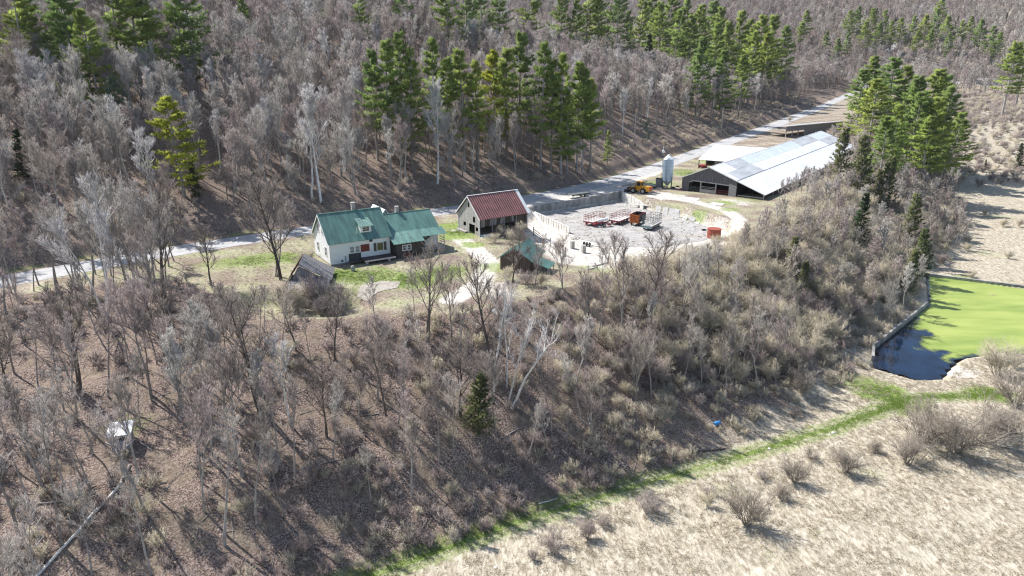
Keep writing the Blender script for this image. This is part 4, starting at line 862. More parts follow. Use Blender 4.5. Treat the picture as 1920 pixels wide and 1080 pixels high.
def bare(seed, Hh, cb=.35, cw=.26, nl=13, nb=6, nt=7, ntt=5, r0=None, fork=1, lean=0.0, up=.16, tw=.011, twl=1.0, limb_up=.75, bt=None, tup=.22):
    """leafless tree: (trunk with limbs), (branches and twigs)"""
    g = np.random.default_rng(seed); r0 = r0 or Hh * .0125; A = []; B = []
    stems = []
    for f in range(fork):
        az = g.uniform(0, 6.28); ln = lean + (0.0 if fork == 1 else .16)
        d = np.array([math.cos(az) * ln, math.sin(az) * ln, 1.0]); hh = Hh * (1 if f == 0 else g.uniform(.75, .97))
        st = path(g, np.array([g.normal(0, .12) * (fork > 1), g.normal(0, .12) * (fork > 1), -.5]), d, hh + .5, 9, .05, .06); stems.append(st)
        A.append(tubes(*chain(st, r0 * (1.15 if fork == 1 else .8), r0 * .12), n=7))
    lb = []
    for i in range(nl):
        st = stems[i % fork]; h = cb + (0.99 - cb) * (i + g.uniform(0, 1)) / nl; k = h * (len(st) - 1); j = min(int(k), len(st) - 2); p = st[j] + (st[j + 1] - st[j]) * (k - j)
        s = (h - cb) / (1 - cb); az = i * 2.4 + g.uniform(-.5, .5); L = Hh * cw * (1.25 - .85 * s) * g.uniform(.7, 1.2) * (.75 + .5 * min(1, s * 3))
        q = path(g, p, np.array([math.cos(az), math.sin(az), limb_up + .7 * s]), L, 4, up, .12); lb.append((q, L))
        rr = r0 * (.42 - .26 * s); A.append(tubes(*chain(q, rr, rr * .22), n=5))
    # branch bases: along the limb segments
    bp = np.concatenate([q[1:-1] for q, L in lb] + [q[-2:-1] for q, L in lb] + [s[-3:-1] for s in stems]); bd = np.concatenate([unit(q[2:] - q[1:-1]) for q, L in lb] + [unit(q[-1:] - q[-2:-1]) for q, L in lb] + [unit(s[-2:] - s[-3:-1]) for s in stems])
    bs = np.concatenate([np.full(len(q) - 2, L / 4 * 1.0) for q, L in lb] + [np.array([L / 4]) for q, L in lb] + [np.full(2, Hh * .1) for s in stems])
    O, Dn, L = off(g, bp, bd, nb, 0, 1.0, .75, tup, 1.0, 2.1, bs); L = np.clip(L, .5, Hh * .16)
    Q_ = O + Dn * L[:, None]; B.append(tubes(O, Q_, np.full(len(O), bt or tw * 2.6), np.full(len(O), (bt or tw * 2.6) * .42), 3))
    O2, D2, L2 = off(g, O, Dn, nt, .15, 1.0, .62, tup, .30, .62, L); L2 *= twl; B.append(spikes(O2, O2 + D2 * L2[:, None], tw * 1.35))
    O3, D3, L3 = off(g, O2, D2, ntt, .1, .95, .55, tup * .8, .35, .75, L2); B.append(spikes(O3, O3 + D3 * L3[:, None], tw))
    return merge(A), merge(B)
def pine(seed, Hh, cb=.25, cw=.17, per=5, tufts=9, step=.75, droop=.05, tl=.5, tr=.06, top=.8, sparse=.0, nsp=7):
    """evergreen: tiers of branches carrying sprays of needles"""
    g = np.random.default_rng(seed); A = []; B = []
    st = path(g, np.array([0, 0, -.5]), np.array([0, 0, 1.]), Hh + .5, 8, .15, .02); A.append(tubes(*chain(st, Hh * .014, .03), n=7))
    z = cb * Hh; O = []; D = []; L = []
    while z < Hh * .985:
        s = (z / Hh - cb) / (1 - cb)
        for k in range(per):
            if g.random() < sparse: continue
            az = g.uniform(0, 6.28); r = Hh * cw * ((1 - s) ** top) * (.55 + .45 * min(1, s * 5 + .25)) * g.uniform(.45, 1.3) + .35
            O.append((np.interp(z, st[:, 2], st[:, 0]), np.interp(z, st[:, 2], st[:, 1]), z + g.uniform(-.3, .3))); D.append((math.cos(az), math.sin(az), g.uniform(-.1, .2) - droop + .55 * s)); L.append(r)
        z += step * g.uniform(.7, 1.3) * (1 - .35 * s)
    for k in range(8):
        az = g.uniform(0, 6.28); zz = g.uniform(.12, max(.14, cb)) * Hh; p = np.array([0, 0, zz]); A.append(tubes(*chain(path(g, p, np.array([math.cos(az), math.sin(az), -.05]), Hh * .08, 3, 0, .1), .035, .01), n=3))
    O = np.array(O); D = unit(np.array(D)); L = np.array(L)
    mid = O + D * (L * .55)[:, None]; tip = mid + unit(D + np.array([0, 0, .22])) * (L * .45)[:, None]
    B0 = merge([tubes(O, mid, np.full(len(O), .045), np.full(len(O), .03), 3), spikes(mid, tip, .03)]); A.append(B0)
    n = tufts; t = g.uniform(.22, 1.0, (len(O), n)); t[:, 0] = 1.0
    c = np.where((t < .55)[..., None], O[:, None] + (mid - O)[:, None] * (t / .55)[..., None], mid[:, None] + (tip - mid)[:, None] * ((t - .55) / .45)[..., None])
    side = np.cross(D, np.array([0, 0, 1.])); side = unit(side)
    w = g.normal(0, 1, (len(O), n)) * (L * .15)[:, None] * (1.15 - .55 * t); c = c + side[:, None] * w[..., None]; c[..., 2] += g.normal(0, .07, w.shape) + .05
    c = c.reshape(-1, 3); Dd = np.repeat(D, n, 0) + np.repeat(side, n, 0) * np.sign(w).reshape(-1, 1) * .5
    P = np.repeat(c, nsp, 0); dd = unit(np.repeat(unit(Dd), nsp, 0) * .9 + g.normal(0, .45, P.shape) + np.array([0, 0, .40]))
    ln = tl * g.uniform(.6, 1.35, len(P)); B.append(spikes(P, P + dd * ln[:, None], tr * g.uniform(.7, 1.3, len(P))))
    return merge(A), merge(B)
def shrub(seed, Hh, ns=14, spread=.7, nb=5, nt=6, ntt=3, tw=.010):
    g = np.random.default_rng(seed); B = []
    q = [path(g, np.array([g.normal(0, .12), g.normal(0, .12), -.15]), np.array([math.cos(a) * spread * g.uniform(.2, 1.2), math.sin(a) * spread * g.uniform(.2, 1.2), 1.]), Hh * g.uniform(.6, 1.0), 4, .03, .10) for a in g.uniform(0, 6.28, ns)]
    for p in q: B.append(tubes(*chain(p, tw * 3.0, tw * 1.0), n=4))
    bp = np.concatenate([p[1:-1] for p in q]); bd = np.concatenate([unit(p[2:] - p[1:-1]) for p in q]); bs = np.full(len(bp), Hh / 4)
    O, D, L = off(g, bp, bd, nb, 0, 1, .6, .12, .9, 1.8, bs); B.append(spikes(O, O + D * L[:, None], tw * 1.6))
    O2, D2, L2 = off(g, O, D, nt, .15, 1, .6, .1, .35, .7, L); B.append(spikes(O2, O2 + D2 * L2[:, None], tw))
    if ntt: O3, D3, L3 = off(g, O2, D2, ntt, .2, 1, .55, .1, .4, .8, L2); B.append(spikes(O3, O3 + D3 * L3[:, None], tw * .8))
    return merge(B)

M_BARK = tree_mat('grey_bark', [(.28, .255, .235), (.38, .355, .33), (.22, .195, .175), (.33, .305, .28)], var=.35, scale=1.5)
M_TWIG = tree_mat('grey_twigs', [(.39, .355, .32), (.48, .45, .41), (.23, .20, .175), (.42, .345, .325), (.32, .28, .25), (.43, .375, .325), (.27, .22, .205), (.43, .35, .33), (.55, .52, .475), (.36, .315, .285)], var=.22, scale=.5)
M_DARKBARK = tree_mat('dark_bark', [(.10, .085, .075), (.15, .13, .115)], var=.4, scale=2)
M_DARKTWIG = tree_mat('brown_twigs', [(.22, .185, .165), (.27, .23, .20)], var=.25)
M_BIRCH = tree_mat('white_bark', [(.62, .60, .56), (.74, .72, .68)], var=.25, scale=2.5)
M_BIRCHT = tree_mat('pale_twigs', [(.50, .47, .45), (.58, .55, .53)], var=.2)
M_PINE = tree_mat('pine_needles', [(.22, .30, .07), (.28, .355, .075), (.18, .27, .08), (.32, .38, .08), (.20, .285, .09)], var=.38, scale=.35, trans=.25)
M_YPINE = tree_mat('yellow_green_needles', [(.36, .39, .045), (.40, .42, .05)], var=.35, scale=.4, trans=.25)
M_BPINE = tree_mat('blue_green_needles', [(.15, .21, .13), (.17, .23, .14)], var=.3, scale=.4, trans=.2)
M_SPRUCE = tree_mat('spruce_needles', [(.035, .065, .03), (.05, .085, .035), (.06, .09, .05)], var=.4, trans=.15)
M_CEDAR = tree_mat('cedar_leaves', [(.13, .16, .065), (.17, .18, .08), (.11, .14, .06)], var=.35, scale=.5, trans=.2)
M_TANSHRUB = tree_mat('tan_twigs', [(.50, .44, .33), (.56, .49, .37), (.44, .39, .31), (.54, .48, .34), (.41, .37, .32)], var=.25, scale=.8)
M_GREYSHRUB = tree_mat('grey_brown_twigs', [(.29, .25, .21), (.33, .285, .235), (.26, .225, .195)], var=.3, scale=.8)
M_PINKSHRUB = tree_mat('mauve_twigs', [(.36, .295, .27), (.31, .25, .225), (.40, .34, .31), (.35, .30, .265)], var=.25, scale=.8)
M_STRAW = tree_mat('dry_grass_blades', [(.43, .365, .26), (.52, .455, .345), (.36, .30, .21), (.57, .505, .40)], var=.2, scale=.5)
M_GRASS = tree_mat('green_grass_blades', [(.17, .26, .05), (.23, .32, .07), (.14, .22, .04)], var=.25, scale=.5)

def tm(n, vt, m, sm=False): return tri_mesh(n, vt[0], vt[1], m, sm)
SPECIES = {}
def species(key, gen, m1, m2, n, h):
    for i in range(n):
        a, b = gen(i); SPECIES[(key, i)] = (tm(key + '_trunk', a, m1, True), tm(key + '_crown', b, m2), float(np.quantile(b[0][:, 2], .985)))
species('tall', lambda i: bare(100 + i, 16, cb=.42 + .05 * (i % 3), cw=.20 + .03 * (i % 3), nl=14, nb=5, nt=7, ntt=5, tw=.0115, bt=.034, limb_up=1.35, up=.2, tup=.42), M_BARK, M_TWIG, 6, 16)
species('slim', lambda i: bare(140 + i, 11, cb=.46, cw=.21 + .04 * (i % 2), nl=11, nb=4, nt=6, ntt=4, tw=.0075, bt=.022, r0=.10, lean=.06, limb_up=1.1, tup=.3), M_BARK, M_TWIG, 5, 11)
species('pole', lambda i: bare(240 + i, 14, cb=.5, cw=.16 + .02 * (i % 2), nl=11, nb=4, nt=6, ntt=4, tw=.0075, bt=.024, r0=.13, lean=.05, limb_up=1.3, tup=.34), M_BARK, M_TWIG, 4, 14)
species('wide', lambda i: bare(160 + i, 12, cb=.22, cw=.34, nl=14, nb=5, nt=6, ntt=4, tw=.0085, bt=.028, fork=1 + i % 3, limb_up=1.2, tup=.34), M_BARK, M_TWIG, 5, 12)
species('dark', lambda i: bare(180 + i, 12, cb=.28, cw=.32, nl=14, nb=5, nt=5, ntt=3, tw=.008, bt=.03, fork=1 + i % 2, r0=.19, tup=.3), M_DARKBARK, M_DARKTWIG, 3, 12)
species('birch', lambda i: bare(190 + i, 14, cb=.35, cw=.22, nl=13, nb=5, nt=6, ntt=4, tw=.0105, bt=.035, fork=1 + 2 * (i == 1), r0=.16, limb_up=1.3, tup=.4), M_BIRCH, M_BIRCHT, 3, 14)
species('far', lambda i: bare(210 + i, 15, cb=.30, cw=.27, nl=12, nb=4, nt=5, ntt=3, tw=.025, r0=.2, limb_up=1.3, tup=.4), M_BARK, M_TWIG, 4, 15)
species('scrub', lambda i: bare(230 + i, 7, cb=.12, cw=.36, nl=16, nb=6, nt=7, ntt=4, tw=.009, bt=.02, fork=2 + i % 2, r0=.08, limb_up=1.3, tup=.35), M_BARK, M_TANSHRUB, 3, 7)
species('pine', lambda i: pine(300 + i, 22, cb=(.30, .18, .42, .25, .35)[i], cw=(.22, .25, .19, .28, .21)[i], per=6, tufts=16, step=1.3, tl=.75, tr=.07, sparse=.2, top=.95), M_BARK, M_PINE, 5, 22)
species('ypine', lambda i: pine(320 + i, 20, cb=.16, cw=.28, per=5, tufts=16, step=1.35, tl=.8, tr=.085, sparse=.15), M_BARK, M_YPINE, 1, 20)
species('bpine', lambda i: pine(325 + i, 18, cb=.25, cw=.20, per=5, tufts=9, step=.9, tl=.55, tr=.07, sparse=.2), M_BARK, M_BPINE, 1, 18)
species('spruce', lambda i: pine(330 + i, 12, cb=.04, cw=.18, per=7, tufts=7, step=.5, droop=.3, tl=.35, tr=.06, top=.95), M_DARKBARK, M_SPRUCE, 2, 12)
species('cedar', lambda i: pine(340 + i, 9, cb=.05, cw=.20, per=6, tufts=7, step=.45, droop=-.15, tl=.36, tr=.05, top=.8, sparse=.15), M_BARK, M_CEDAR, 3, 9)
SHRUBS = {}
for i in range(5): SHRUBS[('tan', i)] = (tm('tan_shrub', shrub(400 + i, 3.4, 16, .75), M_TANSHRUB), 3.4)
for i in range(4): SHRUBS[('mauve', i)] = (tm('mauve_shrub', shrub(420 + i, 2.6, 15, .7), M_PINKSHRUB), 2.6)
for i in range(3): SHRUBS[('grey', i)] = (tm('grey_shrub', shrub(430 + i, 3.0, 18, .75, 5, 6, 3, .0095), M_GREYSHRUB), 3.0)
for i in range(3): SHRUBS[('brush', i)] = (tm('brush', shrub(440 + i, 1.3, 12, .9, 4, 4, 0, .012), M_PINKSHRUB), 1.3)
for i in range(3): SHRUBS[('tanbrush', i)] = (tm('tan_brush', shrub(450 + i, 1.4, 12, .9, 4, 4, 0, .012), M_TANSHRUB), 1.4)

first = {}
NAMES = {'tall': 'bare_tree', 'slim': 'bare_tree', 'pole': 'bare_tree', 'wide': 'bare_tree', 'dark': 'bare_tree', 'birch': 'birch_tree', 'far': 'bare_tree', 'scrub': 'scrub_tree', 'pine': 'pine_tree', 'ypine': 'pine_tree', 'bpine': 'pine_tree', 'spruce': 'spruce_tree', 'cedar': 'cedar_tree'}
CATS = {'scrub_tree': 'tree', 'bare_tree': 'tree', 'birch_tree': 'birch', 'pine_tree': 'pine', 'spruce_tree': 'spruce', 'cedar_tree': 'cedar'}
def put_tree(key, var, x, y, h, label, group=None, lean=(0, 0), rot=None, z=None, wide=1.0):
    tr_, cr_, h0 = SPECIES[(key, var)]; s = h / h0
    t = thing(NAMES[key], label, CATS[NAMES[key]], (x, y, hz(x, y) if z is None else z), 0, group)
    t.rotation_euler = (lean[0], lean[1], rnd.uniform(0, 6.28) if rot is None else rot); t.scale = (s * wide, s * wide, s)
    a = link('trunk', tr_, t); b = link('crown', cr_, t); first.setdefault((key, var), (a, b)); return t
def put_shrub(key, var, x, y, h, label, group, z=None):
    me, h0 = SHRUBS[(key, var)]; s = h / h0; o = link('shrub', me, None, (x, y, (hz(x, y) if z is None else z))); o.scale = (s * rnd.uniform(.9, 1.3), s * rnd.uniform(.9, 1.3), s); o.rotation_euler = (0, 0, rnd.uniform(0, 6.28))
    first.setdefault((key, var), (o,)); return tag(o, label, 'shrub', group)
TAKEN = list(POLES)
def by_top(u, vt, h, vmin=None):
    """stand a tree of height h on the terrain so that its top shows at pixel (u, vt)"""
    a, dy, _ = ray(u, 540)
    t = np.linspace(60, 900, 4000); x = t * a; y = t * dy; g = height(x, y)
    _, v, _ = proj(x, y, g + h); _, vb, _ = proj(x, y, g)
    i = int(np.argmin(np.abs(v - vt) + (t * .002)))
    # keep the pixel column at the crown, not at the foot
    uu, _, d = proj(x[i], y[i], g[i] + h * .7); x_ = x[i] + (u - uu) * d / FPX
    return x_, y[i]

def by_span(u, vt, hp):
    """evergreen whose crown top shows at (u, vt) and which spans hp pixels down to its foot"""
    x, y, z = ground_at(u, vt + hp); d = proj(x, y, z)[2]; h = hp * d / FPX * 1.02
    uu = proj(x, y, z + h * .7)[0]; return x + (u - uu) * d / FPX, y, h

# ------------------------------------------------------------------ evergreens read off the photo (pixel of the top, height, kind, variant)
PINES = [  # u, v_top, height, key, var
 (20, -25, 24, 'pine', 1), (58, -10, 20, 'pine', 0), (120, -20, 24, 'pine', 3), (165, 38, 23, 'pine', 3), (130, 5, 23, 'pine', 1), (240, -30, 25, 'pine', 0), (268, -25, 24, 'pine', 2), (205, -20, 24, 'pine', 1), (350, -28, 24, 'pine', 3), (335, -10, 22, 'pine', 1),
 (455, 2, 16, 'pine', 4), (605, 26, 14, 'pine', 2), (670, -14, 20, 'pine', 1), (757, -18, 19, 'pine', 3), (840, -25, 24, 'pine', 0), (872, -15, 22, 'pine', 3), (905, -28, 24, 'pine', 1), (935, -20, 22, 'pine', 2), (990, -35, 24, 'pine', 0),
 (745, 82, 26, 'pine', 3), (720, 95, 25, 'pine', 0), (765, 110, 24, 'pine', 1), (815, 90, 22, 'pine', 2), (868, 112, 24, 'pine', 0), (838, 125, 22, 'pine', 4), (925, 112, 20, 'ypine', 0), (975, 82, 24, 'pine', 2), (950, 110, 22, 'pine', 4), (1015, 102, 25, 'pine', 0), (1055, 122, 24, 'pine', 1), (1095, 145, 21, 'pine', 4), (1035, 130, 22, 'pine', 2), (1065, 180, 17, 'pine', 1),
 (1052, -4, 21, 'pine', 3), (1100, -18, 23, 'pine', 1), (1130, -22, 22, 'pine', 0), (1158, -8, 24, 'pine', 3), (1200, 8, 22, 'pine', 1), (1178, 30, 15, 'pine', 2), (1222, -5, 23, 'pine', 0), (1255, 5, 23, 'pine', 3), (1285, 18, 23, 'pine', 1), (1305, 28, 23, 'pine', 3), (1330, 20, 22, 'pine', 0), (1352, 32, 23, 'pine', 3), (1385, 38, 23, 'pine', 1), (1402, 50, 20, 'pine', 2), (1428, 48, 23, 'pine', 3), (1452, 46, 23, 'pine', 1), (1468, 62, 20, 'pine', 0),
 (1322, 86, 22, 'pine', 3), (1360, 108, 20, 'pine', 1), (1392, 115, 18, 'pine', 4), (1310, 115, 18, 'pine', 1), (1510, 28, 22, 'pine', 2), (1503, 48, 18, 'pine', 4), (1550, 64, 17, 'pine', 2), (1588, 68, 20, 'pine', 2), (1570, 78, 16, 'pine', 4), (1215, 75, 12, 'spruce', 0),
 (1592, 26, 20, 'pine', 3), (1610, 20, 20, 'pine', 1), (1632, 24, 22, 'pine', 3), (1655, 30, 22, 'pine', 1), (1668, 45, 20, 'pine', 0), (1690, 40, 20, 'pine', 3), (1712, 36, 20, 'pine', 1), (1738, 34, 21, 'pine', 3), (1758, 24, 22, 'pine', 1), (1780, 36, 21, 'pine', 3), (1802, 44, 20, 'pine', 1), (1822, 36, 20, 'pine', 0), (1842, 42, 22, 'pine', 3), (1858, 54, 22, 'pine', 1), (1765, 4, 22, 'pine', 3), (1870, 66, 20, 'pine', 3), (1645, 52, 20, 'pine', 3), (1625, 48, 20, 'pine', 1), (1745, 60, 18, 'pine', 4), (1780, 68, 18, 'pine', 1), (1720, 62, 18, 'pine', 4),
 (1632, 118, 16, 'pine', 0), (1618, 140, 14, 'pine', 1), (1674, 128, 18, 'pine', 3), (1700, 146, 17, 'pine', 1), (1740, 150, 19, 'pine', 3), (1760, 160, 18, 'pine', 1), (1680, 215, 17, 'pine', 1), (1715, 195, 19, 'pine', 3), (1755, 205, 20, 'pine', 3), (1770, 185, 19, 'pine', 1), (1740, 235, 17, 'pine', 0),
 (1240, 20, 22, 'pine', 3), (1270, 35, 22, 'pine', 1), (1295, 45, 21, 'pine', 3), (1340, 60, 21, 'pine', 1), (1370, 55, 22, 'pine', 3), (1410, 72, 20, 'pine', 1), (1440, 75, 20, 'pine', 3), (1080, 15, 20, 'pine', 3), (1125, 10, 20, 'pine', 1), (1660, 235, 17, 'pine', 3), (1790, 225, 16, 'pine', 1), (1640, 165, 16, 'pine', 3), (1725, 165, 18, 'pine', 3), (1110, 165, 19, 'pine', 2), (1085, 135, 22, 'pine', 0), (700, 110, 22, 'pine', 2), (895, 130, 22, 'pine', 2),
 (1900, 92, 30, 'pine', 4), (1925, 80, 28, 'pine', 4),
 (325, 190, 20, 'ypine', 0), (215, 148, 17, 'bpine', 0), (205, 175, 14, 'bpine', 0), (1215, 225, 7, 'bpine', 0), (360, 305, 9, 'spruce', 1), (475, 318, 8, 'spruce', 0), (30, 245, 12, 'spruce', 0), (70, 40, 10, 'spruce', 0), (1140, 250, 9, 'pine', 1)]
def span_px(u, v, h):
    """height in photo pixels, foot included, by the part of the picture the tree stands in"""
    if key in ('spruce', 'bpine') or h < 13: return h * 7.0
    if u < 700: return h * ((8.6 if u < 380 else 6.5) if (u, v) != (325, 190) else 8.6)
    if u < 1120 and v > 60: return h * 8.6
    if u < 1250: return h * 6.2
    if u < 1480: return h * 6.0
    if v < 75 and u < 1890: return h * 2.9
    if u < 1600: return h * 3.6
    if u < 1890: return h * 8.0
    return h * 4.3
def pine_label(u, v):
    if u < 300: return 'tall green pine in the cluster at the upper left of the wooded hill', 'pines at the upper left of the hill'
    if u < 700 : return 'lone green pine standing above the bare hardwoods on the upper hill', 'scattered pines on the upper hill'
    if u < 1120 and v > 60: return 'tall pine in the stand on the hillside behind the red roof barn', 'pine stand behind the red roof barn'
    if u < 1000: return 'green pine on the hill crest above the barn pine stand', 'pines along the hill crest'
    if u < 1480: return 'dense green pine in the belt above the road and long barn', 'pine belt above the long barn'
    if v < 75 and u < 1890: return 'distant green pine in the row across the far valley', 'distant pine row'
    if u < 1600: return 'small distant pine beside the far bend of the road', 'pines at the far road bend'
    if u < 1890: return 'broad green pine in the clump at the far end of the long barn', 'pine clump by the long barn end'
    return 'tall thin pine with bare lower trunk at the right end of the valley', 'tall pines at the valley edge'
UNIQUE = {(325, 190): 'bright yellow-green pine standing alone among bare trees above the road', (215, 148): 'pale blue-green pine beside the big upper left pines', (205, 175): 'lower pale blue-green pine just below the other pale one', (1215, 225): 'small pale blue-green pine at the wood edge by the road bank', (925, 112): 'yellowish pine in the middle of the barn pine stand', (1215, 75): 'dark narrow spruce under the pine belt by a dead tree',
          (360, 305): 'small dark spruce in the shade right of the yellow-green pine', (475, 318): 'small dark spruce at the wood edge above the farmhouse', (30, 245): 'dark spruce among bare trees at the left picture edge', (70, 40): 'tiny dark spruce tip between the upper left pines', (1140, 250): 'low young pine at the foot of the barn pine stand'}
for u, v, h, key, var in PINES:
    x, y, h = by_span(u, v, span_px(u, v, h)); lab, grp = (UNIQUE[(u, v)], 'lone evergreens') if (u, v) in UNIQUE else pine_label(u, v)
    put_tree(key, var, x, y, h, lab, grp, wide=rnd.uniform(.9, 1.15) * (1.4 if 1600 < u < 1800 and v > 110 else 1.15 if u < 380 or u > 1250 else .95)); TAKEN.append((x, y, 3.0 if key != 'ypine' or u > 400 else 8.0))
# evergreens with a visible foot (pixel of the foot, pixel of the top)
def by_foot(u, vb, vt):
    x, y, z = ground_at(u, vb); d = proj(x, y, z)[2]; return x, y, z, (vb - vt) * d / FPX * 1.03
for u, vb, vt, key, var, lab in [(1606, 462, 366, 'spruce', 1, 'narrow dark spruce rising from the tan brush above the pond'), (1570, 352, 248, 'cedar', 0, 'grey-green cedar at the barn end, nearest the roof'), (1608, 372, 262, 'cedar', 1, 'tall grey-green cedar beside the big pine clump'), (1652, 400, 300, 'cedar', 2, 'grey-green cedar below the pine clump'),
                                 (1700, 470, 368, 'cedar', 0, 'green cedar among pale shrubs above the pond corner'), (1484, 520, 445, 'cedar', 1, 'small yellowish cedar in the brush below the yard'), (1500, 560, 490, 'cedar', 2, 'dark green cedar low in the brush left of the pond'), (897, 812, 696, 'cedar', 1, 'dark green bushy evergreen beside the white birch on the slope'), (1907, 318, 272, 'spruce', 0, 'small dark spruce at the far meadow edge'), (1846, 318, 300, 'spruce', 1, 'tiny dark spruce in the brush beyond the meadow'), (1640, 380, 320, 'cedar', 0, 'dull green cedar between the two taller cedars'), (1722, 528, 432, 'cedar', 1, 'tall grey-green cedar on the bank at the pond corner'), (1700, 555, 470, 'cedar', 2, 'grey-green cedar on the bank left of the pond corner'), (1738, 505, 420, 'tall', 1, 'tall bare tree at the pond corner'), (1690, 590, 490, 'tall', 3, 'tall bare tree on the wooded pond bank'), (1668, 615, 520, 'wide', 2, 'spreading bare tree over the pond side wall')]:
    x, y, z, h = by_foot(u, vb, vt); t = put_tree(key, var, x, y, h, lab, None, wide=1.35 if u == 897 else 1.0); TAKEN.append((x, y, 2.0))
    if u == 897: t.children[1].data = t.children[1].data.copy(); t.children[1].data.materials[0] = mat('hemlock_needles', (.075, .125, .03), .8, var=.5, scale=.8)

# ------------------------------------------------------------------ single leafless trees read off the photo (foot pixel, top pixel)
for u, vb, vt, key, var, lab, lean in [
 (527, 525, 322, 'dark', 0, 'tall dark bare tree by the bank shed left of the farmhouse', (0, 0)), (519, 518, 345, 'wide', 1, 'second tall bare tree leaning beside the bank shed', (0, -.05)),
 (492, 772, 520, 'dark', 1, 'dark crooked bare tree standing alone on the open leafy slope', (0, -.05)), (372, 850, 610, 'tall', 0, 'tall grey bare tree with pale trunk above the deer hut slope', (0, -.06)), (380, 905, 690, 'slim', 2, 'slim bare tree in front of the tall grey pair', (0, -.08)),
 (395, 852, 640, 'slim', 1, 'slim bare tree leaning beside the tall grey one', (0, -.10)), (455, 893, 640, 'tall', 2, 'tall slender pale bare tree left of the crooked dark tree', (0, -.04)), (548, 800, 620, 'birch', 0, 'thin pale birch right of the crooked dark tree', (0, -.06)),
 (262, 905, 690, 'tall', 1, 'bare tree just below the deer hut', (0, -.06)), (80, 915, 690, 'tall', 3, 'bare tree left of the deer hut clearing', (0, -.07)), (172, 850, 660, 'slim', 0, 'slim bare tree left of the deer hut', (0, -.08)), (40, 1020, 760, 'tall', 4, 'big bare tree at the lower left corner', (0, -.08)), (150, 890, 700, 'slim', 3, 'thin leaning bare tree in the hut clearing', (0, -.12)),
 (918, 690, 478, 'dark', 2, 'thick dark dead trunk on the slope in front of the green roof shed', (0, 0)), (800, 640, 452, 'dark', 1, 'open bare tree in front of the farmhouse wing', (0, 0)), (848, 640, 500, 'wide', 3, 'low spreading bare tree on the slope below the drive', (0, 0)), (778, 600, 500, 'slim', 4, 'thin bare tree on the lawn edge below the wing', (0, 0)),
 (1004, 535, 440, 'wide', 0, 'bushy bare tree in front of the green roof shed', (0, 0)), (962, 530, 425, 'dark', 0, 'bare tree covering the left side of the green roof shed', (0, 0)), (1055, 545, 438, 'wide', 2, 'bare tree right of the green lean-to', (0, 0)),
 (1168, 612, 438, 'wide', 1, 'bare many stemmed tree on the slope edge below the yard', (0, 0)), (1212, 618, 430, 'dark', 0, 'taller bare tree beside the many stemmed one below the yard', (0, 0)), (1275, 600, 448, 'wide', 2, 'bare feathery tree on the edge below the stake wagon', (0, 0)), (1245, 640, 520, 'slim', 0, 'thin bare tree on the slope under the yard edge', (0, 0)),
 (395, 535, 420, 'dark', 2, 'small bare tree with low fork on the grass left of the bank shed', (0, 0)), (310, 560, 330, 'dark', 0, 'large dark bare tree by the road left of the lawn', (0, -.06)), (290, 565, 345, 'wide', 0, 'broad bare tree in the roadside row', (0, -.08)), (240, 555, 340, 'tall', 5, 'tall bare tree in the roadside row behind the birch', (0, -.06)),
 (200, 600, 335, 'birch', 1, 'white forked birch in front of the road on the left', (0, 0)), (602, 380, 172, 'birch', 2, 'pale tall birch at the wood edge above the farmhouse', (0, -.03)), (585, 372, 190, 'birch', 0, 'second pale birch beside the tall pale one above the farmhouse', (0, -.03)), (820, 345, 160, 'birch', 2, 'pale bare tree in front of the barn pine stand', (0, 0)), (640, 330, 170, 'tall', 0, 'pale bare tree at the wood edge left of the pine stand', (0, 0)),
 (75, 260, 105, 'birch', 0, 'pale white birch high among bare trees at the left', (0, -.03)), (110, 275, 120, 'birch', 2, 'pale birch next to the high left one', (0, -.03)), (1206, 130, 62, 'birch', 1, 'dead white tree under the pine belt', (0, 0))]:
    x, y, z, h = by_foot(u, vb, vt); put_tree(key, var, x, y, h, lab, None, lean); TAKEN.append((x, y, 2.5))
# leaning white birch clump in the middle of the slope
bx, by_, bz = ground_at(958, 765)
g = np.random.default_rng(5)
def stem_tree(dirv, L, seed, lab, m1, m2, x, y, z, r=.14):
    g = np.random.default_rng(seed); st = path(g, np.array([0, 0, -.4]), np.array(dirv, float), L, 8, .03, .06); A = [tubes(*chain(st, r, .02), n=7)]; lb = []
    for i in range(9):
        k = g.uniform(.4, .97) * 8; j = min(int(k), 7); p = st[j] + (st[j + 1] - st[j]) * (k - j); q = path(g, p, unit(unit(np.array(dirv)) + g.normal(0, .55, 3) + np.array([0, 0, .3])), L * g.uniform(.18, .34), 4, .08, .14); lb.append(q); A.append(tubes(*chain(q, r * .42, .012), n=5))
    bp = np.concatenate([q[1:-1] for q in lb]); bd = np.concatenate([unit(q[2:] - q[1:-1]) for q in lb]); O, D, Ls = off(g, bp, bd, 5, 0, 1, .7, .2, .8, 1.9, np.full(len(bp), .8)); O2, D2, L2 = off(g, O, D, 5, .2, 1, .6, .15, .3, .6, Ls)
    t = thing('birch_tree', lab, 'birch', (x, y, z), 0, 'leaning white birches on the slope'); link('trunk', tm('birch_stem', merge(A), m1, True), t); link('crown', tm('birch_twigs', merge([spikes(O, O + D * Ls[:, None], .022), spikes(O2, O2 + D2 * L2[:, None], .013)]), m2), t)
stem_tree((.52, .1, 1), 14.5, 61, 'white birch stem leaning right in the middle of the slope', M_BIRCH, M_BIRCHT, bx, by_, bz, .19)
stem_tree((.30, .2, 1), 12.5, 62, 'thinner white birch stem beside the right leaning one', M_BIRCH, M_BIRCHT, bx - .5, by_ + .6, bz)
stem_tree((-.04, .05, 1), 14.0, 63, 'upright pale birch left of the leaning birch', M_BIRCH, M_BIRCHT, bx - 2.2, by_ + 1.2, bz + .3, .15)
stem_tree((.05, .1, 1), 12.5, 64, 'upright pale birch just behind the leaning birch', M_BIRCH, M_BIRCHT, bx - .6, by_ + 2.8, bz + 1.0)
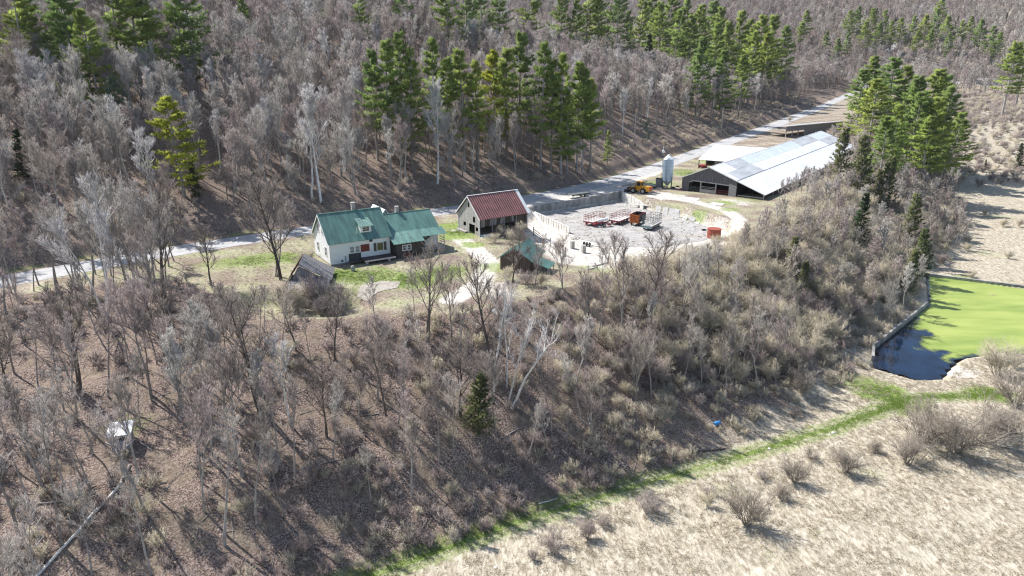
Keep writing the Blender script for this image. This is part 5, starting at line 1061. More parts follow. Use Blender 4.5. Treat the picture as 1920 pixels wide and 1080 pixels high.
TAKEN.append((bx, by_, 3))

# ------------------------------------------------------------------ the mass of leafless trees
def near_taken(x, y):
    return any((x - a) ** 2 + (y - b) ** 2 < r * r for a, b, r in TAKEN)
def jitter(x0, x1, y0, y1, s):
    X, Y = np.meshgrid(np.arange(x0, x1, s), np.arange(y0, y1, s)); return X.ravel() + rng.uniform(-.48, .48, X.size) * s, Y.ravel() + rng.uniform(-.48, .48, Y.size) * s
def in_view(x, y, z, h, mx=130, top=-60, bot=1180):
    u, v, d = proj(x, y, z); _, vt, _ = proj(x, y, z + h); return (d > 5) & (u > -mx) & (u < 1920 + mx) & (vt < bot) & (v > top)
def visible(x, y, z, h):
    """is the upper part of the tree seen over the ground in front of it"""
    t = np.linspace(.15, .97, 24)[:, None]; zz = CAM_H + (z + h - CAM_H) * t; return (height(x * t, y * t) < zz + .5).all(0)
cand = []   # x, y, z, h, key, group
# hillside wood
x, y = jitter(-330, 420, 60, 640, 4.6); d, s, al = poly_dist(x, y, ROAD); k = (s > 0) & (d > 8.5 + rng.uniform(0, 5, len(x)) + 8 * ss(-5, 20, x)) & (y < 620); k &= ~((d < 26) & (x > 18) & (x < 75) & (rng.random(len(x)) < .55))
x, y, d = x[k], y[k], d[k]; h = rng.uniform(9, 19.5, len(x)); z = height(x, y); k = in_view(x, y, z, h) & visible(x, y, z, h); x, y, z, h = x[k], y[k], z[k], h[k]
for a in zip(x, y, z, h): cand.append((*a, 'hill'))
# wooded bank between road and slope on the left, and the slope itself
x, y = jitter(-120, 45, 40, 135, 3.35); d, s, al = poly_dist(x, y, ROAD); de, se, _ = poly_dist(x, y, EDGE); dt, st_, _ = poly_dist(x, y, TOE); z = height(x, y); u, v, dd = proj(x, y, z)
k = (s < 0) & (d > 6.5) & ((se < 0) | (x < -58)) & (st_ > 0) & (dt > 5)
dens = np.where(u < 560, np.where(v < 720, .96, .58), np.where(u < 1000, .66, .6)); dens = np.where((v > 950), .42, dens); dens = np.where((u > 520) & (u < 900) & (v < 650), .22, dens)
k &= rng.random(len(x)) < dens; x, y, z = x[k], y[k], z[k]; u, v = u[k], v[k]
h = np.where(v < 660, rng.uniform(10, 16, len(x)), rng.uniform(9.5, 16, len(x))); h = np.where(u > 560, h * .74, h); h = np.where((u > 330) & (u < 700), np.minimum(h, 3 + (v - 560) * .06), h); h = np.maximum(h, 3); k = in_view(x, y, z, h)
# crowns stay above or below the strip of road seen between the trunks
_, vb_, _ = proj(x, y, z + .45 * h); _, vt_, _ = proj(x, y, z + h); vr = np.interp(u, [0, 230, 440, 590], [530, 486, 453, 432]); k &= ~((u < 600) & (vt_ < vr + 22) & (vb_ > vr - 16) & (rng.random(len(x)) < .8))
hu, hv, _ = proj(*ground_at(232, 836)); k &= ~((np.abs(u - 232) < 26) & (v > 800) & (vt_ < 850) & (rng.random(len(x)) < .85))
for a in zip(x[k], y[k], z[k], h[k]): cand.append((*a, 'slope'))
# wood along the road far right and around the pine clump
x, y = jitter(60, 420, 230, 620, 6.5); d, s, al = poly_dist(x, y, ROAD); de, se, _ = poly_dist(x, y, EDGE); z = height(x, y); u, v, dd = proj(x, y, z)
k = (s < 0) & (d > 9) & ((u < 1790) | (v < 150)) & ((x - .78 * y) > -95) & (rng.random(len(x)) < .6) & ~((u > 1280) & (u < 1560) & (v > 225))
x, y, z = x[k], y[k], z[k]; h = rng.uniform(5, 11, len(x)); k = in_view(x, y, z, h)
for a in zip(x[k], y[k], z[k], h[k]): cand.append((*a, 'valley'))
# tall pale scrub trees on the slope between barn and pond
x, y = jitter(50, 175, 120, 270, 4.4); de, se, _ = poly_dist(x, y, EDGE); dt, st_, _ = poly_dist(x, y, TOE); d, s, _ = poly_dist(x, y, ROAD); z = height(x, y); k = (se < 0) & (st_ > 0) & (dt > 2) & (s < 0); x, y, z = x[k], y[k], z[k]; h = rng.uniform(5, 10, len(x)); k = in_view(x, y, z, h) & (rng.random(len(x)) < .85)
for a in zip(x[k], y[k], z[k], h[k]): cand.append((*a, 'scrub'))
c38, s38 = math.cos(R(-38)), math.sin(R(-38))
for ly in np.arange(3, 104, 3.4):
    for lx in (24.8, 28.0, 31.5, 35):
        lx2 = lx + rng.uniform(-1, 1.2); ly2 = ly + rng.uniform(-1.5, 1.5); a_ = 46.5 + lx2 * c38 - ly2 * s38; b_ = 186.2 + lx2 * s38 + ly2 * c38; cand.append((a_, b_, hz(a_, b_), rng.uniform(3.2, 6.5), 'scrub'))
# far valley side
x, y = jitter(-60, 1150, 560, 1450, 7.5); z = height(x, y); h = rng.uniform(11, 19, len(x)); k = in_view(x, y, z, h, 60, -80) & visible(x, y, z, h)
for a in zip(x[k], y[k], z[k], h[k]): cand.append((*a, 'far'))
SKY = np.array([(-200, 0), (940, 0), (980, 530), (1100, 500), (1130, 448), (1300, 455), (1330, 452), (1365, 440), (1400, 402), (1440, 374), (1480, 318), (1520, 274), (1560, 236), (1620, 200), (1650, 200), (1655, 165), (1900, 165), (1910, 0), (2200, 0)])
def clear_of_yard(x, y, z, h):
    """nothing on the slope grows up in front of the yard and the barns"""
    u, v, _ = proj(x, y, z + h); return v > np.interp(u, SKY[:, 0], SKY[:, 1])
cand = [c for c in cand if not near_taken(c[0], c[1]) and (c[4] not in ('slope', 'scrub', 'valley') or (c[4] == 'valley' and c[1] > 540) or clear_of_yard(*c[:4]))]
def size(c): return c[3] / max(1.0, c[1] * CP - (c[2] - CAM_H) * SP)
cand.sort(key=lambda c: -size(c))
LAB = {'hill': ('leafless grey hardwood tree in the wood on the hillside above the road', 'bare hardwoods on the hillside'), 'slope': ('slender leafless tree on the leaf covered slope below the road and farmhouse', 'bare trees on the near slope'), 'valley': ('low leafless tree in the valley wood beyond the long barn', 'bare trees in the valley'), 'scrub': ('pale feathery bare tree in the scrub between the long barn and the pond', 'pale scrub trees by the pond slope'), 'far': ('distant leafless tree on the far valley side', 'far bare trees')}
def pick(c):
    if c[4] == 'far' or size(c) < .042: return ('far', rnd.randrange(4))
    if c[4] == 'hill': return rnd.choice([('tall', rnd.randrange(6))] * 5 + [('wide', rnd.randrange(5))] * 3 + [('slim', rnd.randrange(5)), ('birch', 0)])
    if c[4] == 'slope':
        return rnd.choice([('pole', rnd.randrange(4))] * 6 + [('slim', rnd.randrange(5))] * 2 + [('tall', rnd.randrange(6))] * 2 + [('wide', rnd.randrange(5)), ('dark', rnd.randrange(3))])
    return ('scrub', rnd.randrange(3)) if c[4] == 'scrub' else ('wide', rnd.randrange(5))
N_SINGLE = 255
for c in cand[:N_SINGLE]:
    key, var = pick(c); lab, grp = LAB[c[4]]; ln = (rnd.gauss(0, .05), rnd.gauss(-.03, .06)) if c[4] == 'slope' else (rnd.gauss(0, .03), rnd.gauss(0, .03))
    uu = proj(c[0], c[1], c[2])[0]
    if c[4] == 'hill':
        w_ = 'on the bank above the road at the far left' if uu < 250 else 'on the hillside left of the yellow-green pine' if uu < 330 else 'on the hillside above the farmhouse' if uu < 720 else 'on the hillside behind the red roof barn' if uu < 1000 else 'on the hillside above the retaining wall' if uu < 1180 else 'on the hillside above the silo and long barn'
        lab = 'leafless grey hardwood ' + w_; grp = 'bare hardwoods ' + w_
    if c[4] == 'slope':
        vv = proj(c[0], c[1], c[2])[1]
        w_ = ('beside the road left of the lawn' if vv < 620 else 'on the slope around the deer hut' if vv > 760 else 'on the upper slope left of the bank shed') if uu < 480 else ('on the slope below the farmhouse lawn' if vv < 800 else 'low on the slope between hut and evergreen') if uu < 860 else 'on the slope around the white birch clump' if uu < 1100 else 'on the brushy slope below the yard'
        lab = 'slender leafless tree ' + w_; grp = 'bare trees ' + w_
    if NAMES[key] == 'birch_tree': lab, grp = 'pale barked bare birch among the grey hardwoods on the hillside', 'pale birches on the hillside'
    put_tree(key, var, c[0], c[1], c[3], lab, grp, ln, z=c[2])
for i in range(4):     # one standing tree of each far kind, so the mass can borrow its shape
    if ('far', i) not in first:
        c = [q for q in cand[N_SINGLE:] if q[4] == 'hill'][i * 40]; put_tree('far', i, c[0], c[1] + 1, c[3], *LAB['hill'], z=c[2])

def scatter(name, label, cat, pts, rots, scl, idx, variants):
    """one object of kind stuff: copies of standing plants at many points"""
    me = bpy.data.meshes.new(name); me.vertices.add(len(pts)); me.vertices.foreach_set('co', np.asarray(pts, np.float32).ravel())
    for nm, ty, dat, f in (('rot', 'FLOAT_VECTOR', rots, 'vector'), ('scl', 'FLOAT_VECTOR', scl, 'vector'), ('pick', 'INT', idx, 'value')):
        at_ = me.attributes.new(nm, ty, 'POINT'); at_.data.foreach_set(f, np.asarray(dat, np.int32 if ty == 'INT' else np.float32).ravel())
    me.update(); o = link(name, me); tag(o, label, cat, kind='stuff')
    gt = bpy.data.node_groups.new(name, 'GeometryNodeTree'); gt.interface.new_socket('Geometry', in_out='INPUT', socket_type='NodeSocketGeometry'); gt.interface.new_socket('Geometry', in_out='OUTPUT', socket_type='NodeSocketGeometry')
    n = gt.nodes; l = gt.links; gi = n.new('NodeGroupInput'); go = n.new('NodeGroupOutput'); iop = n.new('GeometryNodeInstanceOnPoints'); iop.inputs['Pick Instance'].default_value = True
    al_ = n.new('GeometryNodeJoinGeometry')
    for objs in reversed(variants):
        j = n.new('GeometryNodeJoinGeometry')
        for ob in objs:
            oi = n.new('GeometryNodeObjectInfo'); oi.transform_space = 'ORIGINAL'; oi.inputs['Object'].default_value = ob; l.new(oi.outputs['Geometry'], j.inputs[0])
        gti = n.new('GeometryNodeGeometryToInstance'); l.new(j.outputs[0], gti.inputs[0]); l.new(gti.outputs[0], al_.inputs[0])
    l.new(gi.outputs[0], iop.inputs['Points']); l.new(al_.outputs[0], iop.inputs['Instance'])
    for nm, ty, sk in (('rot', 'FLOAT_VECTOR', 'Rotation'), ('scl', 'FLOAT_VECTOR', 'Scale'), ('pick', 'INT', 'Instance Index')):
        na = n.new('GeometryNodeInputNamedAttribute'); na.data_type = ty; na.inputs['Name'].default_value = nm; l.new(na.outputs[0], iop.inputs[sk])
    l.new(iop.outputs[0], go.inputs[0]); md = o.modifiers.new('copies', 'NODES'); md.node_group = gt; return o
rest = cand[N_SINGLE:]
for grp, nm, lab in (('hill', 'hillside_wood', 'mass of bare grey trees covering the hillside'), ('slope', 'slope_wood', 'mass of thin bare trees on the near slope'), ('valley', 'valley_wood', 'mass of low bare trees in the valley beyond the barns'), ('scrub', 'scrub_wood', 'mass of pale feathery bare scrub above the pond'), ('far', 'far_wood', 'mauve grey wood of bare trees on the far valley side')):
    cs = [c for c in rest if c[4] == grp]
    if not cs: continue
    ks = [pick(c) for c in cs]; keys = sorted(set(k for k in ks if k in first)); ks = [k if k in first else keys[0] for k in ks]
    sc = [c[3] / SPECIES[k][2] for c, k in zip(cs, ks)]
    scatter(nm, lab, 'wood', [(c[0], c[1], c[2]) for c in cs], [(rnd.gauss(0, .04), rnd.gauss(0, .04), rnd.uniform(0, 6.28)) for c in cs], [(s * rnd.uniform(.9, 1.2), s * rnd.uniform(.9, 1.2), s) for s in sc], [keys.index(k) for k in ks], [first[k] for k in keys])
# distant conifers on the far side
for i in range(64):
    u = rnd.uniform(1380, 1915) if i < 50 else rnd.uniform(1600, 1900); v = rnd.gauss(22 + (u - 1300) * .012, 11); x, y = by_top(u, v, 13)
    if y < 470: continue
    put_tree('spruce', i % 2, x, y, rnd.uniform(9, 14), 'tiny dark pointed spruce on the far valley side', 'tiny spruces on the far valley side')

# ------------------------------------------------------------------ shrubs
sh = []
x, y = jitter(-100, 175, 50, 262, 2.5); z = height(x, y); u, v, dd = proj(x, y, z); de, se, _ = poly_dist(x, y, EDGE); dt, st_, _ = poly_dist(x, y, TOE); d, s, _ = poly_dist(x, y, ROAD)
on = (se < 0) & (st_ > 0) & (s < 0) & (u > -60) & (u < 1980) & (v < 1120)
right = np.clip((u - 980) / 250, 0, 1)
p_ = np.where(on, np.where((u > 600) & (v > 640), .34, .08) + .62 * right, 0); p_ = np.where(on & (u > 1250) & (v < 760), .97, p_); p_ = np.where(on & (dt < 4), p_ * .45, p_)
p_ = np.where((st_ < 0) & (s < 0) & (dt > 6) & (v < 1100), .006, p_)
p_ = np.where(on & (u < 900) & (v < 640) & (u > 380), .12, p_); p_ = np.where(on & (u < 1020) & (v > 860) & (u > 420), .6, p_)
k = rng.random(len(x)) < p_
pdn = np.where((x > 50) & (y > 85), 1, 0)
for a, b, c, uu, vv, o_, dt_ in zip(x[k], y[k], z[k], u[k], v[k], on[k], dt[k]):
    if near_taken(a, b): continue
    if sdf(np.array([a]), np.array([b]), POND)[0] < 1.5: continue
    tan = rnd.random() < (.85 if uu > 1050 else .25); tall = rnd.uniform(2.2, 4.6) if (uu > 1150 and vv < 720) else rnd.uniform(1.1, 2.4)
    if dt_ < 5: tall *= .6
    if o_ and not clear_of_yard(a, b, c, tall): continue
    sh.append((a, b, c, tall, 'tan' if tan else 'mauve'))
# brush beyond the meadow and in the valley
x, y = jitter(95, 420, 190, 560, 4.2); z = height(x, y); u, v, dd = proj(x, y, z); d, s, _ = poly_dist(x, y, ROAD); dt, st_, _ = poly_dist(x, y, TOE)
k = (s < 0) & (d > 8) & (u < 1980) & (u > 1550) & (v > 150) & (v < 345) & (rng.random(len(x)) < .75) & ~((np.abs(v - 255) < 16) & (u > 1800) & (rng.random(len(x)) < .6))
for a, b, c in zip(x[k], y[k], z[k]):
    if b < 540 and not clear_of_yard(a, b, c, 3.0): continue
    sh.append((a, b, c, rnd.uniform(1.5, 3.6), 'mauve' if rnd.random() < .65 else 'tan'))
# single bushes in the meadows, by the pond, along the road and in front of the barns (foot pixel, size)
for u, v, h, ky, lab in [(1400, 985, 4.9, 'grey', 'round grey bush alone in the near straw meadow'), (1490, 905, 3.3, 'grey', 'low bush in the straw above the round bush'), (1460, 935, 2.1, 'grey', 'small dry bush in the straw meadow'), (1790, 850, 6.9, 'grey', 'large wide bush below the pond beside the straw meadow'), (1730, 830, 5.9, 'grey', 'bush at the left side of the large one below the pond'), (1850, 830, 6.3, 'grey', 'bush at the right side of the large one below the pond'), (1700, 870, 4.3, 'grey', 'smaller bush in front of the large pond bush'),
                         (1585, 885, 3.6, 'grey', 'thin bush by the meadow side of the green track'), (1870, 705, 5.9, 'tan', 'bush on the pale pond bank'), (1905, 760, 5.6, 'grey', 'bush at the right picture edge below the pond'), (1900, 690, 3.0, 'tan', 'bush behind the one on the pond bank'), (1210, 960, 2.6, 'mauve', 'small dark bush at the track edge in the straw'), (1100, 1010, 2.5, 'mauve', 'small reddish bush beside the track bend'), (1040, 1030, 2.3, 'mauve', 'low reddish bush near the lower track'), (1500, 735, 4.0, 'grey', 'dark stemmed bush at the foot of the brushy slope'),
                         (945, 445, 2.6, 'tan', 'bush growing against the open side of the red roof barn'), (960, 452, 2.2, 'tan', 'second bush against the red roof barn'), (925, 455, 2.0, 'tan', 'low bush by the barn corner'), (975, 448, 2.4, 'tan', 'bush at the far corner of the red roof barn'), (560, 585, 2.6, 'tan', 'bush covering the front of the bank shed'), (600, 590, 2.8, 'mauve', 'second bush covering the bank shed'), (575, 500, 3.2, 'tan', 'bush between the bank shed and the farmhouse'), (630, 590, 2.0, 'mauve', 'low bush at the shed corner'),
                         (1845, 405, 2.4, 'tan', 'bush on the meadow by the tree shadow'), (1870, 345, 3.0, 'tan', 'grey bush at the far meadow edge'), (1880, 425, 2.6, 'tan', 'round bush on the pale meadow'), (1820, 520, 1.6, 'tan', 'small bush at the pond wall'), (1890, 485, 2.0, 'tan', 'small bush on the meadow beyond the pond'), (1860, 560, 1.2, 'tan', 'tiny bush by the algae edge'), (1910, 425, 2.6, 'tan', 'bush at the right edge of the pale meadow'), (1835, 350, 3.4, 'mauve', 'wide mauve bush at the far meadow edge'),
                         (1465, 410, 3.6, 'tan', 'tall bush covering the corner of the long barn roof'), (1440, 420, 3.0, 'tan', 'bush in front of the long barn lean-to'), (1490, 395, 4.2, 'tan', 'high bush at the long barn eave'), (1385, 470, 3.0, 'tan', 'bush beside the rusty tank'), (1365, 458, 2.0, 'tan', 'low bush right of the rusty tank'), (1380, 298, 2.6, 'tan', 'small bare bush in front of the white shed roof'), (1480, 228, 2.6, 'tan', 'low bush by the far shed'), (1500, 240, 2.4, 'tan', 'bush at the far shed corner'), (950, 528, 2.6, 'tan', 'bush in front of the green roof shed wall'), (985, 534, 2.4, 'mauve', 'bush under the green roof shed eave'), (1015, 536, 2.2, 'tan', 'bush before the green lean-to'), (1330, 930, 1.4, 'mauve', 'low brown clump by the meadow side of the track'), (1520, 860, 1.5, 'grey', 'low dark clump near the track middle'), (1430, 900, 1.2, 'mauve', 'small brown clump above the round meadow bush'), (1640, 850, 1.8, 'grey', 'thin bush between track and large pond bush'), (1000, 1050, 1.3, 'mauve', 'reddish clump at the lower meadow edge'), (1130, 985, 1.2, 'mauve', 'brown clump left of the small dark bush'), (1342, 462, 2.2, 'tan', 'bush just in front of the rusty tank'), (552, 582, 4.6, 'tan', 'tall bush at the left front of the bank shed'), (590, 578, 5.0, 'mauve', 'tall bush before the middle of the bank shed'), (618, 580, 4.2, 'tan', 'bush at the right front of the bank shed')]:
    x, y, z = ground_at(u, v)
    if lab.startswith('small bare bush'): x, y, z = *at(1380, 312, 0), 0.0
    put_shrub(ky, rnd.randrange({'tan': 5, 'mauve': 4, 'grey': 3}[ky]), x, y, h, lab, None, z)
sh.sort(key=lambda c: -c[3] / c[1])
SL = {'tan': ('tan bare shrub in the thicket on the slope between the farmyard and the pond', 'tan shrubs of the slope thicket'), 'mauve': ('mauve brown bare shrub in the brush on the slopes', 'mauve shrubs on the slopes')}
NS = 245
for a, b, c, h, ky in sh[:NS]:
    uu, vv, _ = proj(a, b, c)
    w_ = 'beyond the far meadow edge' if vv < 345 and uu > 1600 else 'on the slope around the deer hut' if uu < 520 else 'low on the slope above the green track' if vv > 800 else 'on the slope below the farmhouse lawn' if uu < 900 else 'on the slope between the white birch and the yard' if uu < 1250 else 'in the thicket below the yard and rusty tank' if uu < 1480 else 'in the thicket above the wooded pond wall'
    put_shrub(ky, rnd.randrange(5 if ky == 'tan' else 4), a, b, h, ('tan' if ky == 'tan' else 'mauve brown') + ' bare shrub ' + w_, ('tan' if ky == 'tan' else 'mauve') + ' shrubs ' + w_, z=c)
for nm, kys, label, sel in (('thicket', ('tan', 'mauve'), 'dense tan and mauve brush covering the slopes', sh[NS:]),):
    keys = [k for k in first if k[0] in kys and k in SHRUBS]; by = {k: [q for q in keys if q[0] == k] for k in kys}
    ks = [rnd.choice(by[c[4]]) for c in sel]; sc = [c[3] / SHRUBS[k][1] for c, k in zip(sel, ks)]
    scatter(nm, label, 'brush', [c[:3] for c in sel], [(0, 0, rnd.uniform(0, 6.28)) for c in sel], [(s * rnd.uniform(.9, 1.3), s * rnd.uniform(.9, 1.3), s) for s in sc], [keys.index(k) for k in ks], [first[k] for k in keys])

# low undergrowth on the leafy slopes, and along the wood edge
und = []
x, y = jitter(-110, 80, 45, 150, 1.55); z = height(x, y); u, v, dd = proj(x, y, z); de, se, _ = poly_dist(x, y, EDGE); dt, st_, _ = poly_dist(x, y, TOE); d, s, _ = poly_dist(x, y, ROAD)
k = (s < 0) & (d > 6) & (se < 0) & (st_ > 0) & (u > -60) & (u < 1960) & (v < 1120); pr_ = np.where(u < 640, np.where(v > 700, .13, .34), .6); pr_ = np.where((v > 880) & (u < 1000), .6, pr_); pr_ *= np.clip(.6 + .9 * lumps(x, y, 17), .15, 1.6); k &= rng.random(len(x)) < pr_
for q in zip(x[k], y[k], z[k]): und.append((*q, rnd.uniform(.5, 1.5)))
x, y = jitter(-150, 260, 80, 480, 2.6); z = height(x, y); d, s, _ = poly_dist(x, y, ROAD); k = (s > 0) & (d > 6.2) & (d < 26) & (rng.random(len(x)) < .45); k &= in_view(x, y, z, 1)
for q in zip(x[k], y[k], z[k]): und.append((*q, rnd.uniform(.4, 1.3)))
bk = [('brush', i) for i in range(3)] + [('tanbrush', i) for i in range(3)]
for i, k in enumerate(bk): put_shrub(k[0], k[1], *[(-20, 84), (-12, 80), (2, 88), (30, 104), (44, 112), (52, 118)][i], 1.3, ['low mauve brush tuft on the slope below the lawn', 'low mauve brush tuft near the hemlock', 'low brush tuft below the green shed', 'low tan brush tuft under the yard edge', 'low tan brush tuft in the thicket', 'low tan brush tuft above the pond corner'][i], 'low brush tufts')
ii = [rnd.randrange(3) if (q[0] < 10) == (rnd.random() < .8) else 3 + rnd.randrange(3) for q in und]
scatter('undergrowth', 'low twiggy undergrowth over the leafy slopes', 'undergrowth', [q[:3] for q in und], [(0, 0, rnd.uniform(0, 6.28)) for q in und], [(q[3], q[3], q[3]) for q in und], ii, [first[k] for k in bk])

# ------------------------------------------------------------------ grass
def tuft(seed, n, h, lean, w, m, nm):
    g = np.random.default_rng(seed); P = np.column_stack([g.normal(0, .16, n), g.normal(0, .16, n), np.full(n, -.03)]); a = g.uniform(0, 6.28, n); D = unit(np.column_stack([np.cos(a) * lean + .55 * lean, np.sin(a) * lean - .35 * lean, np.ones(n)])); L = h * g.uniform(.5, 1.1, n)
    M_ = P + D * (L * .55)[:, None]; D2 = unit(D + np.column_stack([np.cos(a) * .9 + .5, np.sin(a) * .9 - .3, np.full(n, -.5)])); return tm(nm, merge([tubes(P, M_, np.full(n, w), np.full(n, w * .7), 3), spikes(M_, M_ + D2 * (L * .5)[:, None], w * .7)]), m)
def grass_field(name, label, meshes, pts, smin, smax):
    """a single object: many tufts of a few shapes joined by instancing from the tufts that stand in it"""
    tufts = []
    n = len(pts); per = len(meshes)
    o = None
    for i, me in enumerate(meshes):
        t = link('grass_tuft', me, None, pts[i]); tufts.append((t,)); t['kind'] = 'stuff'; t['label'] = label + ', one tuft'; t['category'] = 'grass'
    pts = pts[per:]
    return scatter(name, label, 'grass', pts, [(rnd.gauss(0, .12), rnd.gauss(0, .12), rnd.gauss(0, .7)) for _ in pts], [(s, s, s * rnd.uniform(.7, 1.1)) for s in [rnd.uniform(smin, smax) for _ in pts]], [rnd.randrange(per) for _ in pts], tufts)
x, y = jitter(-30, 130, 45, 135, .62); dt, st_, _ = poly_dist(x, y, TOE); dk = poly_dist(x, y, TRACK)[0]; u, v, dd = proj(x, y, np.full(len(x), -16.))
k = ((st_ < 0) | (dt < 3.5 * rng.random(len(x)))) & (dk > 1.7 + rng.uniform(-.6, .8, len(x))) & (u > -30) & (u < 1960) & (v < 1110) & (rng.random(len(x)) < np.clip(.62 + .5 * lumps(x, y, 8), .12, 1))
x, y = x[k], y[k]; pk = sdf(x, y, POND) > 1.0; x, y = x[pk], y[pk]; z = height(x, y)
grass_field('dry_grass', 'dry straw coloured grass combed over the meadow', [tuft(500 + i, 16, .55, .8, .014, M_STRAW, 'dry_tuft') for i in range(4)], list(zip(x, y, z)), .6, 1.5)
x, y = jitter(-110, 190, 100, 260, 1.0); u, v, dd = proj(x, y, np.full(len(x), -16.)); dt, st_, _ = poly_dist(x, y, TOE); k = (st_ < 0) & (u > 1500) & (u < 1960) & (sdf(x, y, POND) > 1.0) & (rng.random(len(x)) < .55); x2, y2 = x[k], y[k]
x, y = jitter(-80, 60, 84, 150, 1.0); dr_, sr_, _ = poly_dist(x, y, ROAD); de, se, _ = poly_dist(x, y, EDGE); k = (sr_ < 0) & (dr_ > 5) & (se > 0) & (sdf(x, y, YARD) > 2) & (poly_dist(x, y, DRIVE)[0] > 2.6) & (rng.random(len(x)) < .4)
hx, hy = x - (-31.4), y - 113.5; lx_ = hx * .848 + hy * .53; ly_ = -hx * .53 + hy * .848; k &= ~((lx_ > -1) & (lx_ < 23) & (ly_ > -4) & (ly_ < 10)); bx_, by2 = x + 6.5, y - 134.3; l1 = bx_ * .819 + by2 * .574; l2 = -bx_ * .574 + by2 * .819; k &= ~((l1 > -1) & (l1 < 13) & (l2 > -1) & (l2 < 10))
x = np.concatenate([x2, x[k]]); y = np.concatenate([y2, y[k]]); z = height(x, y)
grass_field('pale_grass', 'pale dry grass on the far meadow and around the farmhouse', [tuft(520 + i, 12, .35, .9, .016, M_STRAW, 'pale_tuft') for i in range(3)], list(zip(x, y, z)), .6, 1.4)
P_ = []
for _ in range(4200):
    i = rnd.randrange(len(TRACK) - 1); t = rnd.random(); a, b = TRACK[i], TRACK[i + 1]; P_.append((a[0] + (b[0] - a[0]) * t + rnd.gauss(0, .8), a[1] + (b[1] - a[1]) * t + rnd.gauss(0, .8)))
for (u, v, z, r, n) in [(1650, 735, -16, 4, 700), (1700, 760, -16, 3, 400), (1850, 738, -16, 3, 300), (770, 525, 0, 4, 500), (690, 520, 0, 5, 500), (830, 510, 0, 3.5, 300), (640, 515, 0, 3, 250), (860, 435, 0, 3.5, 300), (540, 485, 0, 3.5, 200), (470, 490, 0, 4, 200), (1295, 400, -.6, 2.2, 150), (1290, 325, 0, 5, 200)]:
    cx, cy = at(u, v, z); P_ += [(cx + rnd.gauss(0, r * .45), cy + rnd.gauss(0, r * .45)) for _ in range(n)]
P_ = np.array(P_); z = height(P_[:, 0], P_[:, 1]); k = sdf(P_[:, 0], P_[:, 1], POND) > 1.2; P_ = P_[k]; z = z[k]
grass_field('green_grass', 'short bright green grass on the track and lawn', [tuft(540 + i, 14, .22, .6, .012, M_GRASS, 'green_tuft') for i in range(3)], [(a, b, c) for (a, b), c in zip(P_, z)], .6, 1.5)

# ------------------------------------------------------------------ fallen wood
def log(u0, v0, u1, v1, r, m, lab, r1=None):
    p = Vector(ground_at(u0, v0)); q = Vector(ground_at(u1, v1)); n = 10; pts = []
    for i in range(n + 1):
        c = p.lerp(q, i / n); pts.append((c.x + rnd.gauss(0, .06), c.y + rnd.gauss(0, .06), hz(c.x, c.y) + r * .8))
    tag(MB().tube(pts, [r + ((r1 or r * .6) - r) * i / n for i in range(n + 1)], 8).build('fallen_log', m, None, smooth=True), lab, 'log')
log(224, 912, 66, 1085, .15, M_BIRCH, 'long fallen white birch trunk in the lower left corner', .13)
log(225, 912, 246, 872, .17, M_BARK, 'broken stump end above the fallen birch')
log(52, 948, 160, 930, .12, M_BARK, 'fallen grey log left of the white birch trunk'); log(120, 955, 210, 1000, .08, M_BARK, 'thin fallen stem beside the white birch trunk')
log(195, 830, 262, 850, .07, M_WOODLT, 'pale pole lying in front of the deer hut'); log(262, 828, 285, 845, .08, M_WOODLT, 'short pale board lying right of the deer hut')
log(560, 880, 640, 862, .06, M_BARK, 'thin grey log on the open slope'); log(985, 800, 900, 845, .05, M_BARK, 'grey fallen branch below the evergreen'); log(1010, 945, 1045, 935, .07, M_BIRCH, 'pale log end at the track edge'); log(1270, 672, 1345, 660, .07, M_BIRCH, 'pale fallen stem on the brushy slope'); log(1360, 842, 1290, 850, .10, M_DARKBARK, 'dark log at the foot of the slope by the track')
b = MB(); g = np.random.default_rng(77); n = 1500
x = g.uniform(-75, 45, n); y = g.uniform(50, 105, n); de, se, _ = poly_dist(x, y, EDGE); dt, st_, _ = poly_dist(x, y, TOE); k = (se < 0) & (st_ > 0); x, y = x[k], y[k]; a = g.uniform(0, 6.28, len(x)); L = g.uniform(.6, 3.0, len(x)); x2 = x + np.cos(a) * L; y2 = y + np.sin(a) * L
V, T = tubes(np.column_stack([x, y, height(x, y) + .05]), np.column_stack([x2, y2, height(x2, y2) + .07]), g.uniform(.02, .06, len(x)), np.full(len(x), .012), 4)
tag(link('fallen_branches', tri_mesh('fallen_branches', V, T, M_BARK)), 'fallen sticks and branches strewn over the leafy slope', 'branches', kind='stuff')
# white bits of litter and stones by the track
for u, v, s, lab in ((1562, 812, .28, 'small white stone on the green track'), (1555, 815, .2, 'tiny white stone beside the other on the track'), (1442, 842, .25, 'pale stone at the upper track edge'), (929, 1065, .22, 'white stone in the lower straw'), (1370, 788, .2, 'white scrap near the blue barrel')):
    x, y, z = ground_at(u, v); g = np.random.default_rng(int(u)); V = []
    q = MB().tube([(0, 0, -s * .4), (s * .1, 0, 0), (0, s * .1, s * .5), (0, 0, s * .8)], [s * .5, s, s * .8, s * .3], 7).build('stone', M_CONCW, None, (x, y, z)); tag(q, lab, 'stone')

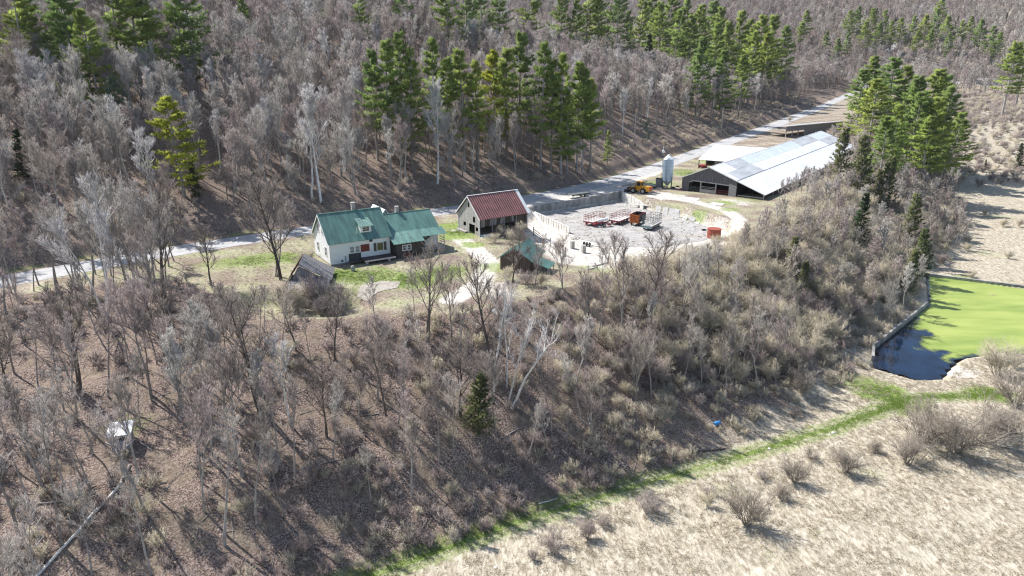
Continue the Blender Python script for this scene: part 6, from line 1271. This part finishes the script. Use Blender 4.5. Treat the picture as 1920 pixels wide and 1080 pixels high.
# straw, manure and wood scraps over the yard
g = np.random.default_rng(91); n = 1500; x = g.uniform(3, 50, n); y = g.uniform(134, 183, n); k = (sdf(x, y, pad_out) < -.3); x, y = x[k], y[k]; a = g.uniform(0, 6.28, len(x)); L = g.uniform(.12, .7, len(x)); zz = height(x, y) + .09
V, T = tubes(np.column_stack([x, y, zz]), np.column_stack([x + np.cos(a) * L, y + np.sin(a) * L, zz + .02]), g.uniform(.02, .05, len(x)), g.uniform(.015, .04, len(x)), 4)
tag(link('yard_debris', tri_mesh('yard_debris', V, T, mat('brown_scraps', (.30, .26, .21), .9, var=.5, scale=.5))), 'brown scraps of straw and wood strewn over the concrete yard', 'debris', kind='stuff')
for u, v, lab in ((1262, 352, 'black tyre lying by the silo legs'), (1270, 350, 'second black tyre near the silo'), (1052, 462, 'old tyre by the fence end'), (1228, 352, 'tyre lying behind the loader'), (1320, 432, 'tyre beside the rusty tank')):
    x, y, z = ground_at(u, v); t = MB(); nn = 14; pr0 = [(.28, .02), (.5, .0), (.56, .12), (.5, .24), (.28, .22)]
    t.add([(p[0] * math.cos(6.283 * j / nn), p[0] * math.sin(6.283 * j / nn), p[1]) for j in range(nn) for p in pr0], [(j * 5 + i, ((j + 1) % nn) * 5 + i, ((j + 1) % nn) * 5 + (i + 1) % 5, j * 5 + (i + 1) % 5) for j in range(nn) for i in range(5)]); tag(t.build('tyre', M_BLACK, None, (x, y, z)), lab, 'tyre', 'old tyres')
for u, v, w, h, m, lab in ((1282, 356, 2.2, .9, M_RUSTRED, 'rusty red scrap frame between silo and long barn'), (1236, 356, 1.6, .6, M_WOOD, 'grey pallet heap behind the loader'), (1078, 448, 2.0, .5, M_WOODLT, 'pale pallet lying by the barrier end')):
    x, y, z = ground_at(u, v); q = MB(); 
    for i in range(5): q.bar((-w / 2, -.6 + i * .3, .1 + h * (i % 2) * .5), (w / 2, -.5 + i * .25, .15 + h * ((i + 1) % 3) * .3), .1, .06)
    q.bar((-w / 2, -.7, .1), (-w / 2, .7, h), .09).bar((w / 2, -.7, .1), (w / 2, .7, h * .7), .09); tag(q.build('scrap_heap', m, None, (x, y, z), R(20 + u % 40)), lab, 'scrap')

# ------------------------------------------------------------------ spring haze in the valley air
hm = bpy.data.materials.new('valley_haze'); hm.use_nodes = True; hn = hm.node_tree.nodes; hn.remove(hn['Principled BSDF'])
pv = hn.new('ShaderNodeVolumePrincipled'); pv.inputs['Color'].default_value = (.93, .94, 1.0, 1); pv.inputs['Density'].default_value = .000045; pv.inputs['Anisotropy'].default_value = .2
hm.node_tree.links.new(pv.outputs[0], hn['Material Output'].inputs['Volume'])
ho = MB().box(-475, 1415, -45, 1715, float(GZ.min()) - 1.0, float(GZ.max()) + 32).build('haze', hm, None); tag(ho, 'thin pale haze in the valley air', 'haze', kind='stuff')
